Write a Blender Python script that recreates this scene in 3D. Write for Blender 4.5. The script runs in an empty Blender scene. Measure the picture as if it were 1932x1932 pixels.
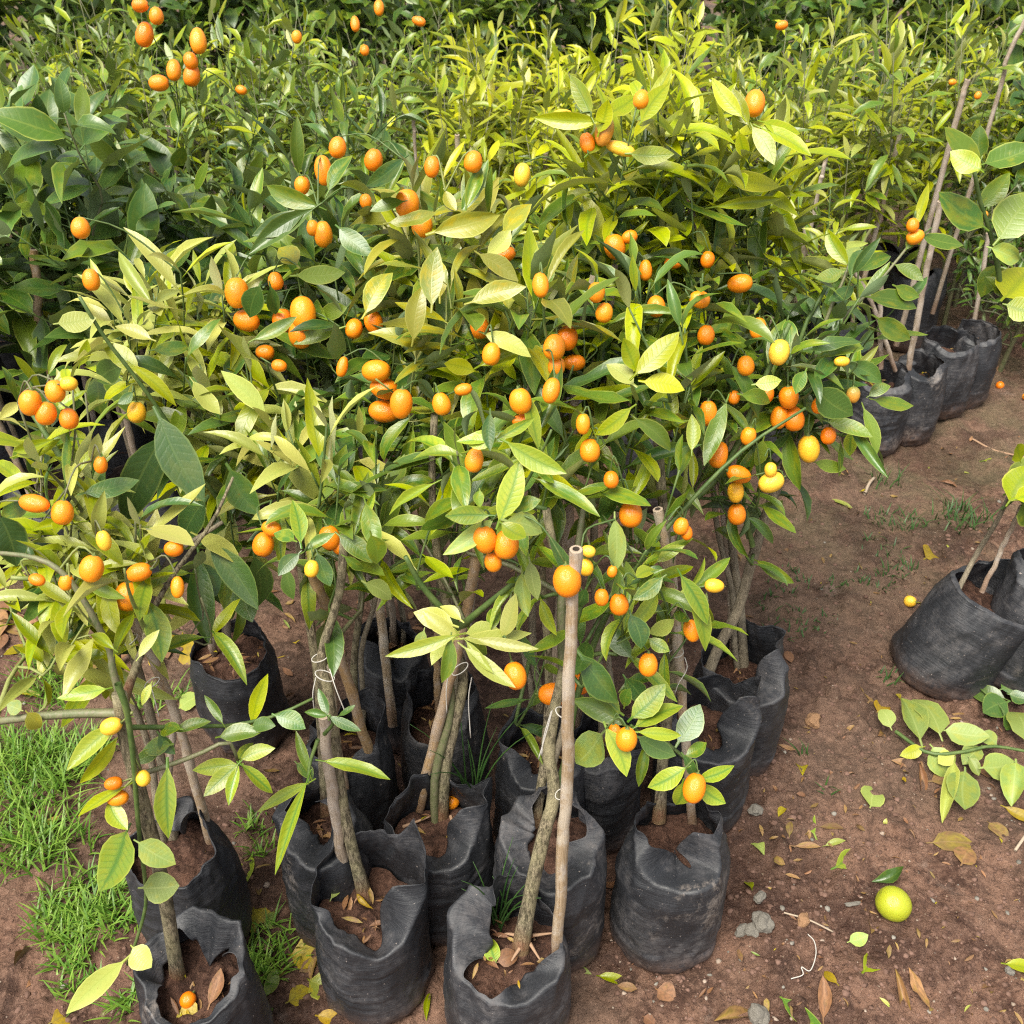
import bpy, math, random
import numpy as np
from mathutils import Vector, Matrix
random.seed(7); np.random.seed(7)
R_ = random.random
def U(a, b): return random.uniform(a, b)
C = bpy.context.scene.collection
scene = bpy.context.scene

# ------------------------------------------------------------------ camera
CAMH, PITCH, FPX = 1.65, math.radians(36.5), 1937.0      # FPX: focal length in units of a 1932 px wide frame
cam_d = bpy.data.cameras.new("camera"); cam = bpy.data.objects.new("camera", cam_d); C.objects.link(cam)
cam.location = (0, 0, CAMH); cam.rotation_euler = (math.pi/2 - PITCH, 0, 0)
cam_d.sensor_width = 36; cam_d.lens = 36 * FPX / 1932; cam_d.clip_start = 0.02; cam_d.clip_end = 500
scene.camera = cam
cam_d.dof.use_dof = True; cam_d.dof.focus_distance = 1.55; cam_d.dof.aperture_fstop = 11
scene.render.engine = 'CYCLES'; scene.cycles.use_denoising = False; scene.cycles.pixel_filter_type = 'BLACKMAN_HARRIS'; scene.cycles.filter_width = 1.2
# ------------------------------------------------------------------ daylight, thin overcast
SUN_EL, SUN_AZ = math.radians(64), math.radians(215)      # azimuth: clockwise from +Y, towards the sun
w = bpy.data.worlds.new("World"); scene.world = w; w.use_nodes = True
nt = w.node_tree; nt.nodes.clear()
sky = nt.nodes.new("ShaderNodeTexSky"); sky.sky_type = 'NISHITA'; sky.sun_disc = False
sky.sun_elevation = SUN_EL; sky.sun_rotation = SUN_AZ; sky.dust_density = 4; sky.air_density = 1.2
hs = nt.nodes.new("ShaderNodeHueSaturation"); hs.inputs['Saturation'].default_value = 0.28
bg = nt.nodes.new("ShaderNodeBackground"); bg.inputs['Strength'].default_value = 0.145
wo = nt.nodes.new("ShaderNodeOutputWorld")
nt.links.new(sky.outputs[0], hs.inputs['Color']); nt.links.new(hs.outputs[0], bg.inputs['Color']); nt.links.new(bg.outputs[0], wo.inputs[0])
sd = bpy.data.lights.new("sun", 'SUN'); sd.energy = 3.7; sd.angle = math.radians(32); sd.color = (1, 0.94, 0.81)
sun = bpy.data.objects.new("sun", sd); C.objects.link(sun)
sdir = Vector((math.sin(SUN_AZ)*math.cos(SUN_EL), math.cos(SUN_AZ)*math.cos(SUN_EL), math.sin(SUN_EL)))
sun.rotation_euler = sdir.to_track_quat('Z', 'Y').to_euler(); sun.location = (0, 0, 8)
scene.view_settings.view_transform = 'Standard'; scene.view_settings.look = 'None'
scene.view_settings.gamma = 1; scene.view_settings.exposure = 0.72
scene.view_settings.use_curve_mapping = False

# ------------------------------------------------------------------ measuring helpers
cF = Vector((0, math.cos(PITCH), -math.sin(PITCH))); cU = Vector((0, math.sin(PITCH), math.cos(PITCH))); cO = Vector((0, 0, CAMH))
def ray(px, py): return cF + Vector((1, 0, 0))*((px-966)/FPX) + cU*((966-py)/FPX)
def P(px, py, Y):                       # the point at world distance Y
    r = ray(px, py); return cO + r*(Y/r.y)
def G(px, py, z=0.0):                   # the point at height z
    r = ray(px, py); return cO + r*((z-CAMH)/r.z)
def proj(p):
    d = Vector(p) - cO; z = d.dot(cF); return (966 + FPX*d.x/z, 966 - FPX*d.dot(cU)/z, z)

# ------------------------------------------------------------------ noise (numpy)
def _h(ix, iy, iz, s):
    n = (ix*374761393 + iy*668265263 + iz*1274126177 + s*974634777) & 0xffffffff
    n = ((n ^ (n >> 13))*1274126177) & 0xffffffff
    return ((n ^ (n >> 16)) & 0xffff)/32767.5 - 1
def noise3(x, y, z, s=0):
    x, y, z = np.broadcast_arrays(np.asarray(x, float), np.asarray(y, float), np.asarray(z, float))
    fx, fy, fz = np.floor(x), np.floor(y), np.floor(z)
    ix, iy, iz = fx.astype(np.int64), fy.astype(np.int64), fz.astype(np.int64)
    u, v, t = x-fx, y-fy, z-fz
    u, v, t = [q*q*q*(q*(q*6-15)+10) for q in (u, v, t)]
    def L(a, b, k): return a + (b-a)*k
    c = lambda a, b, d: _h(ix+a, iy+b, iz+d, s)
    return L(L(L(c(0,0,0), c(1,0,0), u), L(c(0,1,0), c(1,1,0), u), v), L(L(c(0,0,1), c(1,0,1), u), L(c(0,1,1), c(1,1,1), u), v), t)
def fbm(x, y, z, o=4, s=0):
    a, r = 1.0, 0
    for k in range(o): r = r + a*noise3(x*2**k, y*2**k, z*2**k, s+k); a *= .5
    return r

# ------------------------------------------------------------------ objects
def mesh_np(name, V, F, uv=None, mats=(), fm=None, smooth=True, rnd=None):
    me = bpy.data.meshes.new(name); V = np.asarray(V, np.float32)
    if isinstance(F, np.ndarray):
        n, k = F.shape
        me.vertices.add(len(V)); me.vertices.foreach_set('co', V.ravel())
        me.loops.add(n*k); me.loops.foreach_set('vertex_index', F.ravel().astype(np.int32))
        me.polygons.add(n); me.polygons.foreach_set('loop_start', np.arange(0, n*k, k, dtype=np.int32))
        lv = F.ravel()
    else:
        me.from_pydata(V.tolist(), [], F); n = len(F); lv = np.concatenate([np.asarray(f) for f in F])
    for m in mats: me.materials.append(m)
    if fm is not None: me.polygons.foreach_set('material_index', np.asarray(fm, np.int32))
    if smooth: me.polygons.foreach_set('use_smooth', np.ones(n, bool))
    if uv is not None:
        l = me.uv_layers.new(name='UVMap'); l.data.foreach_set('uv', np.asarray(uv, np.float32)[lv].ravel())
    if rnd is not None:
        a = me.attributes.new('rnd', 'FLOAT', 'POINT'); a.data.foreach_set('value', np.asarray(rnd, np.float32))
    me.update(calc_edges=True); me.validate()
    return me
def ob(name, me, parent=None, loc=None, base=None):
    """link a mesh; verts are world unless loc given; base = world position of the parent"""
    o = bpy.data.objects.new(name, me); C.objects.link(o)
    if loc is not None: o.location = loc
    if parent is not None:
        o.parent = parent
    return o
def tag(o, label=None, cat=None, group=None, kind=None):
    if label: o['label'] = label
    if cat: o['category'] = cat
    if group: o['group'] = group
    if kind: o['kind'] = kind
    return o
def empty(name, loc):
    o = bpy.data.objects.new(name, None); C.objects.link(o); o.location = loc; o.empty_display_size = .05; return o

# ------------------------------------------------------------------ materials
def mat(name):
    m = bpy.data.materials.new(name); m.use_nodes = True; n = m.node_tree.nodes; n.clear()
    return m, n, m.node_tree.links
class NB:
    def __init__(s, name):
        s.m, s.n, s.l = mat(name); s.out = s.n.new('ShaderNodeOutputMaterial')
    def node(s, t, **kw):
        x = s.n.new(t)
        for k, v in kw.items():
            if k in x.inputs: s.put(x.inputs[k], v)
            else: setattr(x, k, v)
        return x
    def put(s, inp, v):
        if isinstance(v, bpy.types.NodeSocket): s.l.new(v, inp)
        else: inp.default_value = v
    def math(s, op, a, b=0.0, c=0.0, clamp=False):
        x = s.n.new('ShaderNodeMath'); x.operation = op; x.use_clamp = clamp
        for i, v in enumerate((a, b, c)): s.put(x.inputs[i], v)
        return x.outputs[0]
    def mix(s, f, a, b, mode='MIX'):
        x = s.n.new('ShaderNodeMix'); x.data_type = 'RGBA'; x.blend_type = mode
        s.put(x.inputs[0], f)
        for i, v in ((6, a), (7, b)): s.put(x.inputs[i], (*v, 1) if isinstance(v, tuple) and len(v) == 3 else v)
        return x.outputs[2]
    def ramp(s, v, a, b, lo=0.0, hi=1.0, smooth=True):
        x = s.n.new('ShaderNodeMapRange'); x.interpolation_type = 'SMOOTHSTEP' if smooth else 'LINEAR'
        s.put(x.inputs[0], v); s.put(x.inputs[1], a); s.put(x.inputs[2], b); s.put(x.inputs[3], lo); s.put(x.inputs[4], hi)
        return x.outputs[0]
    def noise(s, vec, scale, detail=4, rough=.55, dist=0.0):
        x = s.n.new('ShaderNodeTexNoise'); s.put(x.inputs['Vector'], vec)
        x.inputs['Scale'].default_value = scale; x.inputs['Detail'].default_value = detail
        x.inputs['Roughness'].default_value = rough; x.inputs['Distortion'].default_value = dist
        return x.outputs['Fac']
    def mapping(s, vec, scale):
        x = s.n.new('ShaderNodeMapping'); s.put(x.inputs['Vector'], vec); x.inputs['Scale'].default_value = scale; return x.outputs[0]
    def bump(s, h, strength, dist, normal=None):
        x = s.n.new('ShaderNodeBump'); x.inputs['Strength'].default_value = strength; x.inputs['Distance'].default_value = dist
        s.put(x.inputs['Height'], h)
        if normal: s.put(x.inputs['Normal'], normal)
        return x.outputs[0]
    def bsdf(s, col, rough, spec=.5, normal=None, **kw):
        x = s.n.new('ShaderNodeBsdfPrincipled'); s.put(x.inputs['Base Color'], (*col, 1) if isinstance(col, tuple) and len(col) == 3 else col)
        s.put(x.inputs['Roughness'], rough); x.inputs['Specular IOR Level'].default_value = spec
        if normal: s.put(x.inputs['Normal'], normal)
        for k, v in kw.items(): s.put(x.inputs[k], v)
        return x.outputs[0]
    def done(s, sh): s.l.new(sh, s.out.inputs[0]); return s.m
    def rnd(s):
        oi = s.n.new('ShaderNodeObjectInfo').outputs['Random']; a = s.n.new('ShaderNodeAttribute'); a.attribute_name = 'rnd'
        return s.math('FRACT', s.math('ADD', oi, a.outputs['Fac']))

def leaf_mat(name, c1, c2, vein, chlor, margin, under, trans, dry=0.0, rough=.32, blotch=(.35, .30, .03), blotch_amt=.35):
    b = NB(name)
    uv = b.node('ShaderNodeUVMap'); uv.uv_map = 'UVMap'
    sp = b.node('ShaderNodeSeparateXYZ'); b.l.new(uv.outputs[0], sp.inputs[0])
    a = b.math('ABSOLUTE', b.math('MULTIPLY_ADD', sp.outputs[0], 2.0, -1.0)); v = sp.outputs[1]
    r = b.rnd(); r2 = b.math('FRACT', b.math('MULTIPLY', r, 17.3)); r3 = b.math('FRACT', b.math('MULTIPLY', r, 71.7))
    off = b.node('ShaderNodeCombineXYZ'); b.l.new(b.math('MULTIPLY', r, 40.), off.inputs[0]); b.l.new(b.math('MULTIPLY', r2, 40.), off.inputs[1])
    va = b.node('ShaderNodeVectorMath', operation='ADD'); b.l.new(uv.outputs[0], va.inputs[0]); b.l.new(off.outputs[0], va.inputs[1])
    nz = b.noise(va.outputs[0], 3.0, 3); nf = b.noise(va.outputs[0], 22.0, 2)
    mid = b.ramp(a, 0.02, 0.10, 1, 0)
    ph = b.math('MULTIPLY', b.math('ADD', b.math('SUBTRACT', v, b.math('MULTIPLY', a, .13)), b.math('MULTIPLY', b.math('ADD', nf, nz), .045)), 2*math.pi*10)
    lat = b.math('POWER', b.math('MULTIPLY_ADD', b.math('SINE', ph), .5, .5), 5.0)
    lat = b.math('MULTIPLY', lat, b.ramp(a, .75, .98, 1, 0))
    veins = b.math('MAXIMUM', mid, b.math('MULTIPLY', lat, .8))
    wide = b.math('MAXIMUM', b.ramp(a, .0, .30, 1, 0), b.math('MULTIPLY', lat, b.ramp(a, .1, .8, .65, .25)))
    base = b.mix(r2, c1, c2)
    base = b.mix(b.ramp(nz, .5, .72), base, blotch) if False else b.mix(b.math('MULTIPLY', b.ramp(b.math('ADD', nz, b.math('MULTIPLY', r3, .25)), .6, .85), blotch_amt), base, blotch)
    if chlor > 0:   # yellow between green veins
        base = b.mix(b.math('MULTIPLY', b.math('MULTIPLY', wide, chlor), b.ramp(r3, .0, .5, .55, 1)), base, vein)
    else:           # veins slightly paler than the blade
        base = b.mix(b.math('MULTIPLY', b.math('MAXIMUM', mid, b.math('MULTIPLY', lat, b.math('MULTIPLY', nz, .55))), .5), base, vein)
    base = b.mix(b.math('MULTIPLY', b.ramp(a, .86, .99), .75), base, margin)
    spot = b.math('MULTIPLY', b.ramp(b.noise(va.outputs[0], 9, 4, .6), .665, .70), b.ramp(r3, .45, .75)); base = b.mix(b.math('MULTIPLY', spot, .7), base, (.16, .10, .03))
    hsv = b.node('ShaderNodeHueSaturation', Color=base); hsv.inputs['Saturation'].default_value = 1.12
    b.put(hsv.inputs['Hue'], b.math('MULTIPLY_ADD', r3, .03, .485)); b.put(hsv.inputs['Value'], b.math('MULTIPLY_ADD', r, .5, .76))
    top = hsv.outputs[0]
    if dry > 0:
        top = b.mix(b.math('MULTIPLY', b.ramp(b.noise(va.outputs[0], 6, 5), .42, .62), dry), top, (.07, .035, .018))
    geo = b.node('ShaderNodeNewGeometry')
    und = b.mix(b.math('MULTIPLY', veins, .3), under, tuple(min(1, q*1.35) for q in under))
    col = b.mix(geo.outputs['Backfacing'], top, und)
    nrm = b.bump(b.math('ADD', b.math('MULTIPLY', veins, -1.0), b.math('MULTIPLY', nf, 1.2)), .16, .0008)
    rg = b.math('MULTIPLY_ADD', geo.outputs['Backfacing'], .25, b.math('MULTIPLY_ADD', nz, .25, rough-.1))
    sh = b.bsdf(col, rg, .55, nrm)
    tr = b.node('ShaderNodeBsdfTranslucent'); b.put(tr.inputs['Color'], b.mix(.45, top, (.22, .28, .035)))
    ms = b.node('ShaderNodeMixShader'); ms.inputs[0].default_value = trans*.8
    b.l.new(sh, ms.inputs[1]); b.l.new(tr.outputs[0], ms.inputs[2])
    return b.done(ms.outputs[0])
LM = {
 'dark':  leaf_mat('leaf_dark_green', (.034, .080, .022), (.070, .130, .032), (.12, .18, .05), 0, (.17, .23, .06), (.12, .18, .08), .16, blotch_amt=.12),
 'mid':   leaf_mat('leaf_mid_green', (.062, .125, .024), (.135, .200, .034), (.16, .22, .05), 0, (.30, .34, .09), (.20, .26, .11), .22),
 'olive': leaf_mat('leaf_olive', (.15, .18, .035), (.24, .24, .045), (.28, .28, .07), 0, (.36, .36, .10), (.27, .28, .12), .22, blotch=(.38, .27, .03), blotch_amt=.6),
 'yel':   leaf_mat('leaf_yellow_green', (.205, .26, .028), (.34, .37, .032), (.10, .17, .025), .5, (.42, .42, .09), (.31, .34, .11), .28),
 'chlor': leaf_mat('leaf_yellow_between_veins', (.25, .31, .05), (.21, .29, .05), (.07, .165, .03), .8, (.42, .46, .10), (.30, .36, .14), .28),
 'lime':  leaf_mat('leaf_pale_lime', (.31, .345, .095), (.40, .40, .125), (.25, .31, .08), .3, (.52, .52, .18), (.46, .48, .22), .30, blotch_amt=.1),
 'back':  leaf_mat('leaf_bright_yellow', (.265, .325, .040), (.41, .405, .045), (.20, .26, .03), .2, (.45, .44, .08), (.36, .38, .11), .30),
 'dry':   leaf_mat('leaf_dry_brown', (.15, .078, .038), (.25, .145, .072), (.25, .16, .085), 0, (.17, .10, .05), (.20, .125, .07), .06, dry=.5, rough=.6),
 'gold':  leaf_mat('leaf_fallen_yellow', (.36, .25, .03), (.30, .25, .045), (.28, .24, .05), 0, (.45, .30, .05), (.42, .36, .10), .15, dry=.35, rough=.5),
 'wilt':  leaf_mat('leaf_wilted_green', (.225, .29, .085), (.17, .225, .065), (.30, .35, .13), 0, (.30, .34, .10), (.27, .33, .15), .12, rough=.5),
}
def bark_mat(name, c1, c2, c3, foot=True, green=0.0):
    b = NB(name); uv = b.node('ShaderNodeUVMap'); uv.uv_map = 'UVMap'
    tc = b.node('ShaderNodeTexCoord')
    st = b.mapping(uv.outputs[0], (60, 14, 1)); n1 = b.noise(b.mapping(tc.outputs['Object'], (1, 1, .22)), 260, 5, .65, .6)
    n2 = b.noise(tc.outputs['Object'], 26, 4); n3 = b.noise(tc.outputs['Object'], 700, 2)
    col = b.mix(b.ramp(n1, .35, .65), c1, c2); col = b.mix(b.ramp(n2, .45, .68), col, c3)
    sp = b.node('ShaderNodeSeparateXYZ'); b.l.new(uv.outputs[0], sp.inputs[0])
    if foot: col = b.mix(b.math('MULTIPLY', b.ramp(b.math('ADD', sp.outputs[1], b.math('MULTIPLY', n2, .03)), .03, .075, 1, 0), .75), col, (.20, .085, .045))
    if green > 0: col = b.mix(b.math('MULTIPLY', b.ramp(n2, .35, .6), green), col, (.12, .14, .05))
    nm = b.bump(b.math('ADD', n1, b.math('MULTIPLY', n3, .3)), 1.0, .004)
    return b.done(b.bsdf(col, .85, .2, nm))
M_bark = bark_mat('bark_grey_brown', (.060, .048, .032), (.30, .25, .165), (.34, .285, .18), green=.25)
M_bark2 = bark_mat('bark_smooth_grey', (.15, .125, .088), (.26, .22, .155), (.31, .26, .18), foot=False)
def twig_mat(name, c1, c2, old=0.0):
    b = NB(name); tc = b.node('ShaderNodeTexCoord'); n = b.noise(tc.outputs['Object'], 60, 3); n2 = b.noise(b.mapping(tc.outputs['Object'], (1, 1, .3)), 400, 3)
    col = b.mix(b.ramp(n, .3, .7), c1, c2)
    if old: col = b.mix(b.math('MULTIPLY', b.ramp(n2, .45, .65), old), col, (.19, .16, .11))
    return b.done(b.bsdf(col, .5, .35, b.bump(n2, .5, .001)))
M_twig = twig_mat('twig_green', (.055, .10, .025), (.10, .145, .04))
M_twig_old = twig_mat('twig_grey_green', (.10, .12, .05), (.16, .16, .08), .6)
M_twig_y = twig_mat('twig_yellow_green', (.17, .21, .06), (.26, .28, .09))
def cane_mat(name, c1, c2, c3, grey):
    b = NB(name); tc = b.node('ShaderNodeTexCoord'); uv = b.node('ShaderNodeUVMap'); uv.uv_map = 'UVMap'
    fine = b.noise(b.mapping(uv.outputs[0], (16, 2.2, 1)), 3, 6, .7, .3); pat = b.noise(b.mapping(tc.outputs['Object'], (1, 1, .45)), 22, 5, .65); sp_ = b.noise(tc.outputs['Object'], 90, 3)
    col = b.mix(b.ramp(fine, .35, .65), tuple(q*.72 for q in c1), c2); col = b.mix(b.ramp(pat, .44, .58), col, c3)
    col = b.mix(b.math('MULTIPLY', b.ramp(sp_, .5, .68), grey), col, (.42, .37, .33))
    sp = b.node('ShaderNodeSeparateXYZ'); b.l.new(uv.outputs[0], sp.inputs[0])
    col = b.mix(b.math('MULTIPLY', b.ramp(sp.outputs[1], .02, .09, 1, 0), .6), col, (.17, .085, .05))
    dk = b.ramp(b.noise(b.mapping(uv.outputs[0], (14, 1.0, 1)), 4, 5, .7), .58, .68)
    col = b.mix(b.math('MULTIPLY', dk, .65), col, (.10, .065, .04))
    return b.done(b.bsdf(col, .62, .3, b.bump(fine, .7, .0022)))
M_cane = cane_mat('reed_weathered', (.34, .23, .125), (.42, .32, .21), (.46, .39, .30), .5)
M_cane_o = cane_mat('reed_tan', (.38, .23, .10), (.46, .31, .16), (.36, .27, .19), .35)
M_cane_g = cane_mat('reed_grey', (.30, .225, .155), (.40, .32, .24), (.43, .36, .29), .5)
def simple(name, col, rough=.8, spec=.2):
    b = NB(name); return b.done(b.bsdf(col, rough, spec))
M_hole = simple('reed_hollow', (.03, .022, .016)); M_pith = simple('reed_cut', (.34, .27, .20))
M_string = simple('string_white', (.44, .42, .38), .9); M_root = simple('root_tan', (.30, .19, .12)); M_calyx = simple('calyx_green', (.12, .15, .04), .6)
def fruit_mat(name, c1, c2, green=0.0):
    b = NB(name); tc = b.node('ShaderNodeTexCoord'); r = b.rnd(); r2 = b.math('FRACT', b.math('MULTIPLY', r, 13.7))
    col = b.mix(r2, c1, c2); n = b.noise(tc.outputs['Object'], 90, 2); nb = b.noise(tc.outputs['Object'], 1.2, 3)
    nn = b.node('ShaderNodeVectorMath', operation='ADD'); b.l.new(tc.outputs['Object'], nn.inputs[0]); b.l.new(r, nn.inputs[1])
    blem = b.noise(nn.outputs[0], 14, 5, .7)
    col = b.mix(b.math('MULTIPLY', b.ramp(blem, .60, .70), .35), col, (.36, .17, .03))
    if green:
        sp = b.node('ShaderNodeSeparateXYZ'); b.l.new(tc.outputs['Object'], sp.inputs[0])
        col = b.mix(b.ramp(b.math('ADD', sp.outputs[2], b.math('MULTIPLY', nb, .6)), .1, .9), col, (.20, .22, .05))
    vo = b.node('ShaderNodeTexVoronoi'); vo.inputs['Scale'].default_value = 11; b.l.new(tc.outputs['Object'], vo.inputs['Vector'])
    nm = b.bump(b.math('ADD', b.ramp(vo.outputs['Distance'], 0, .35), b.math('MULTIPLY', n, .3)), .22, .014)
    return b.done(b.bsdf(col, .25, .5, nm, **{'Subsurface Weight': .12, 'Subsurface Radius': (.9, .35, .06), 'Subsurface Scale': .006}))
M_fruit = fruit_mat('kumquat_peel', (.80, .190, .004), (.87, .29, .010))
M_fruit_y = fruit_mat('kumquat_peel_yellow', (.90, .46, .022), (.88, .52, .05))
M_fruit_g = fruit_mat('kumquat_peel_turning', (.72, .27, .03), (.66, .30, .04), green=1)
M_lime = fruit_mat('lime_peel', (.33, .36, .020), (.34, .37, .022))
def bag_mat(name, dust):
    b = NB(name); tc = b.node('ShaderNodeTexCoord'); o = tc.outputs['Object']; oi = b.node('ShaderNodeObjectInfo').outputs['Random']
    off = b.node('ShaderNodeVectorMath', operation='ADD'); b.l.new(o, off.inputs[0]); b.l.new(b.math('MULTIPLY', oi, 9.), off.inputs[1]); o2 = off.outputs[0]
    n1 = b.noise(o2, 11, 6, .68, .3); n2 = b.noise(o2, 420, 4, .75); n3 = b.noise(o2, 75, 6, .75)
    lines = b.noise(b.mapping(o2, (1, 1, 16)), 15, 6, .72, .1); ng = b.noise(o2, 6, 4)
    sp = b.node('ShaderNodeSeparateXYZ'); b.l.new(o, sp.inputs[0]); z = sp.outputs[2]
    col = b.mix(b.ramp(n1, .35, .7), (.014, .0155, .019), (.028, .030, .036))
    col = b.mix(b.math('MULTIPLY', b.ramp(n2, .50, .72), .45), col, (.055, .052, .054))
    d = b.math('MULTIPLY', b.math('MULTIPLY', b.ramp(n1, .42, .70), b.ramp(n3, .34, .66)), dust)
    col = b.mix(d, col, (.095, .088, .088))
    col = b.mix(b.math('MULTIPLY', b.ramp(lines, .60, .74), .4*dust), col, (.085, .074, .07))
    col = b.mix(b.math('MULTIPLY', b.math('MULTIPLY', b.ramp(b.math('ADD', z, b.math('MULTIPLY', ng, .10)), .05, .13, 1, 0), b.ramp(n3, .3, .6)), .8), col, (.115, .066, .046))
    fl = b.math('MULTIPLY', b.ramp(b.noise(o2, 8, 6, .72, .6), .58, .68), b.ramp(n3, .42, .58)); col = b.mix(b.math('MULTIPLY', fl, .5*dust), col, (.26, .22, .19))
    spk = b.ramp(b.noise(o2, 190, 2), .715, .75); col = b.mix(b.math('MULTIPLY', spk, .7), col, (.33, .28, .25))
    geo = b.node('ShaderNodeNewGeometry')
    col = b.mix(b.math('MULTIPLY', geo.outputs['Backfacing'], .5), col, (.075, .046, .032))
    rg = b.math('MULTIPLY_ADD', n3, .28, b.math('MULTIPLY_ADD', d, .3, .36))
    nm = b.bump(lines, .55, .0035); nm = b.bump(n3, .30, .0022, nm); nm = b.bump(n2, .2, .0006, nm)
    return b.done(b.bsdf(col, rg, .5, nm))
M_bag = bag_mat('black_polythene', .6); M_bag_d = bag_mat('black_polythene_dusty', .95)
def soil_mat(name, ground):
    b = NB(name); tc = b.node('ShaderNodeTexCoord'); o = tc.outputs['Object']
    big = b.noise(o, 1.7, 4, .55); med = b.noise(o, 11, 5, .62, .5); fine = b.noise(o, 85, 6, .72); grit = b.noise(o, 420, 3, .7)
    col = b.mix(b.ramp(med, .36, .62), (.066, .031, .020), (.205, .112, .074))
    col = b.mix(b.math('MULTIPLY', b.ramp(fine, .48, .66), .65), col, (.27, .16, .112))
    col = b.mix(b.math('MULTIPLY', b.ramp(fine, .34, .47, 1, 0), .75), col, (.038, .018, .012))
    if ground:
        col = b.mix(b.math('MULTIPLY', b.ramp(big, .42, .62), .5), col, (.165, .112, .078))
        sp = b.node('ShaderNodeSeparateXYZ'); b.l.new(o, sp.inputs[0])
        col = b.mix(b.math('MULTIPLY', b.math('MULTIPLY', b.ramp(sp.outputs[1], 1.5, 2.4), b.ramp(b.noise(o, 5, 5, .7), .38, .62)), .55), col, (.120, .105, .055))
        damp = b.ramp(b.noise(o, 2.9, 6, .68, .5), .50, .60); col = b.mix(b.math('MULTIPLY', damp, .55), col, (.052, .026, .018))
        pale = b.ramp(b.noise(o, 4.2, 6, .7, .4), .60, .70); col = b.mix(b.math('MULTIPLY', pale, .55), col, (.26, .19, .15))
        spk = b.ramp(b.noise(o, 150, 2, .5), .715, .745); col = b.mix(b.math('MULTIPLY', spk, .8), col, (.36, .28, .2))
    else: col = b.mix(1.0, col, (.62, .56, .54), 'MULTIPLY')
    clod = b.noise(o, 38, 5, .7, .8); nm = b.bump(med, .7, .03); nm = b.bump(clod, 1.0, .016, nm); nm = b.bump(fine, .85, .010, nm); nm = b.bump(grit, .35, .002, nm)
    rg = b.ramp(b.noise(o, 2.9, 6, .68, .5), .44, .58, .9, .48)
    return b.done(b.bsdf(col, rg, .3, nm))
M_ground = soil_mat('red_mud', True); M_soil = soil_mat('potting_soil', False)
def stone_mat(name, c1, c2):
    b = NB(name); tc = b.node('ShaderNodeTexCoord'); o = tc.outputs['Object']
    col = b.mix(b.ramp(b.noise(o, 40, 5), .35, .65), c1, c2); return b.done(b.bsdf(col, .8, .25, b.bump(b.noise(o, 160, 5), .6, .003)))
M_stone = stone_mat('stone_grey', (.13, .12, .10), (.23, .21, .18)); M_stone_b = stone_mat('stone_brown', (.22, .12, .06), (.34, .20, .11))
def grass_mat(name, c1, c2):
    b = NB(name); r = b.rnd(); col = b.mix(r, c1, c2); sh = b.bsdf(col, .45, .4)
    tr = b.node('ShaderNodeBsdfTranslucent'); b.put(tr.inputs['Color'], col); ms = b.node('ShaderNodeMixShader'); ms.inputs[0].default_value = .3
    b.l.new(sh, ms.inputs[1]); b.l.new(tr.outputs[0], ms.inputs[2]); return b.done(ms.outputs[0])
M_grass = grass_mat('grass_green', (.075, .19, .018), (.23, .36, .05)); M_grass_d = grass_mat('grass_deep', (.03, .085, .02), (.06, .13, .03))

# ------------------------------------------------------------------ leaf meshes
def leaf_verts(kind, wr, bend, fold, wave, rows=7, us=(-1, -.55, 0, .55, 1), seed=0):
    """unit leaf along +Y, blade up +Z; wr = width / length"""
    rs = np.random.RandomState(seed); vs = np.linspace(0, 1, rows); u = np.array(us)
    if kind == 'lance': prof = np.sin(np.pi*np.clip(vs, 0, 1)**.92)**.85
    elif kind == 'broad': prof = np.sin(np.pi*vs**.80)**.72
    else: prof = np.sin(np.pi*vs**1.15)**.8
    prof = np.maximum(prof, np.where(vs < .01, .05, 0.0)); prof[-1] = .02
    V, UV = [], []
    ph = rs.rand()*6.28; tw = rs.uniform(-.35, .35); sb = rs.uniform(-.12, .12)
    ang = np.cumsum(np.full(rows, bend/(rows-1))*(1+.9*(vs-.4))); cy = np.concatenate([[0], np.cumsum(np.cos(ang[:-1])/(rows-1))]); cz = np.concatenate([[0], np.cumsum(np.sin(ang[:-1])/(rows-1))])
    for i, v in enumerate(vs):
        hw = .5*wr*prof[i]; t = tw*v
        for a in u:
            x = a*hw*math.cos(fold); z = abs(a)*hw*math.sin(fold) + wave*hw*abs(a)**2*math.sin(ph+v*9+(2.1 if a > 0 else 0))
            x, z = x*math.cos(t)-z*math.sin(t), x*math.sin(t)+z*math.cos(t)
            V.append((x + sb*math.sin(v*3.1)*.5, cy[i] - z*math.sin(ang[i])*.6, cz[i] + z*math.cos(ang[i]))); UV.append(((a+1)/2, v))
    k = len(u); F = [[i*k+j, i*k+j+1, (i+1)*k+j+1, (i+1)*k+j] for i in range(rows-1) for j in range(k-1)]
    return np.array(V), np.array(F), np.array(UV)
def add_petiole(V, F, UV, L=.14, r=.013):
    n = len(V); q = [(-r, -L, -.02), (r, -L, -.02), (r*1.2, .03, .004), (-r*1.2, .03, .004)]
    q2 = [(0, -L, -.02-r*1.6), (0, .03, -r)]
    V = np.vstack([V, q, q2]); UV = np.vstack([UV, [(.48, .1), (.52, .1), (.52, .12), (.48, .12), (.5, .1), (.5, .12)]])
    return V, np.vstack([F, [[n, n+1, n+2, n+3], [n+4, n+5, n+2, n+1], [n, n+3, n+5, n+4]]]), UV
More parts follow.
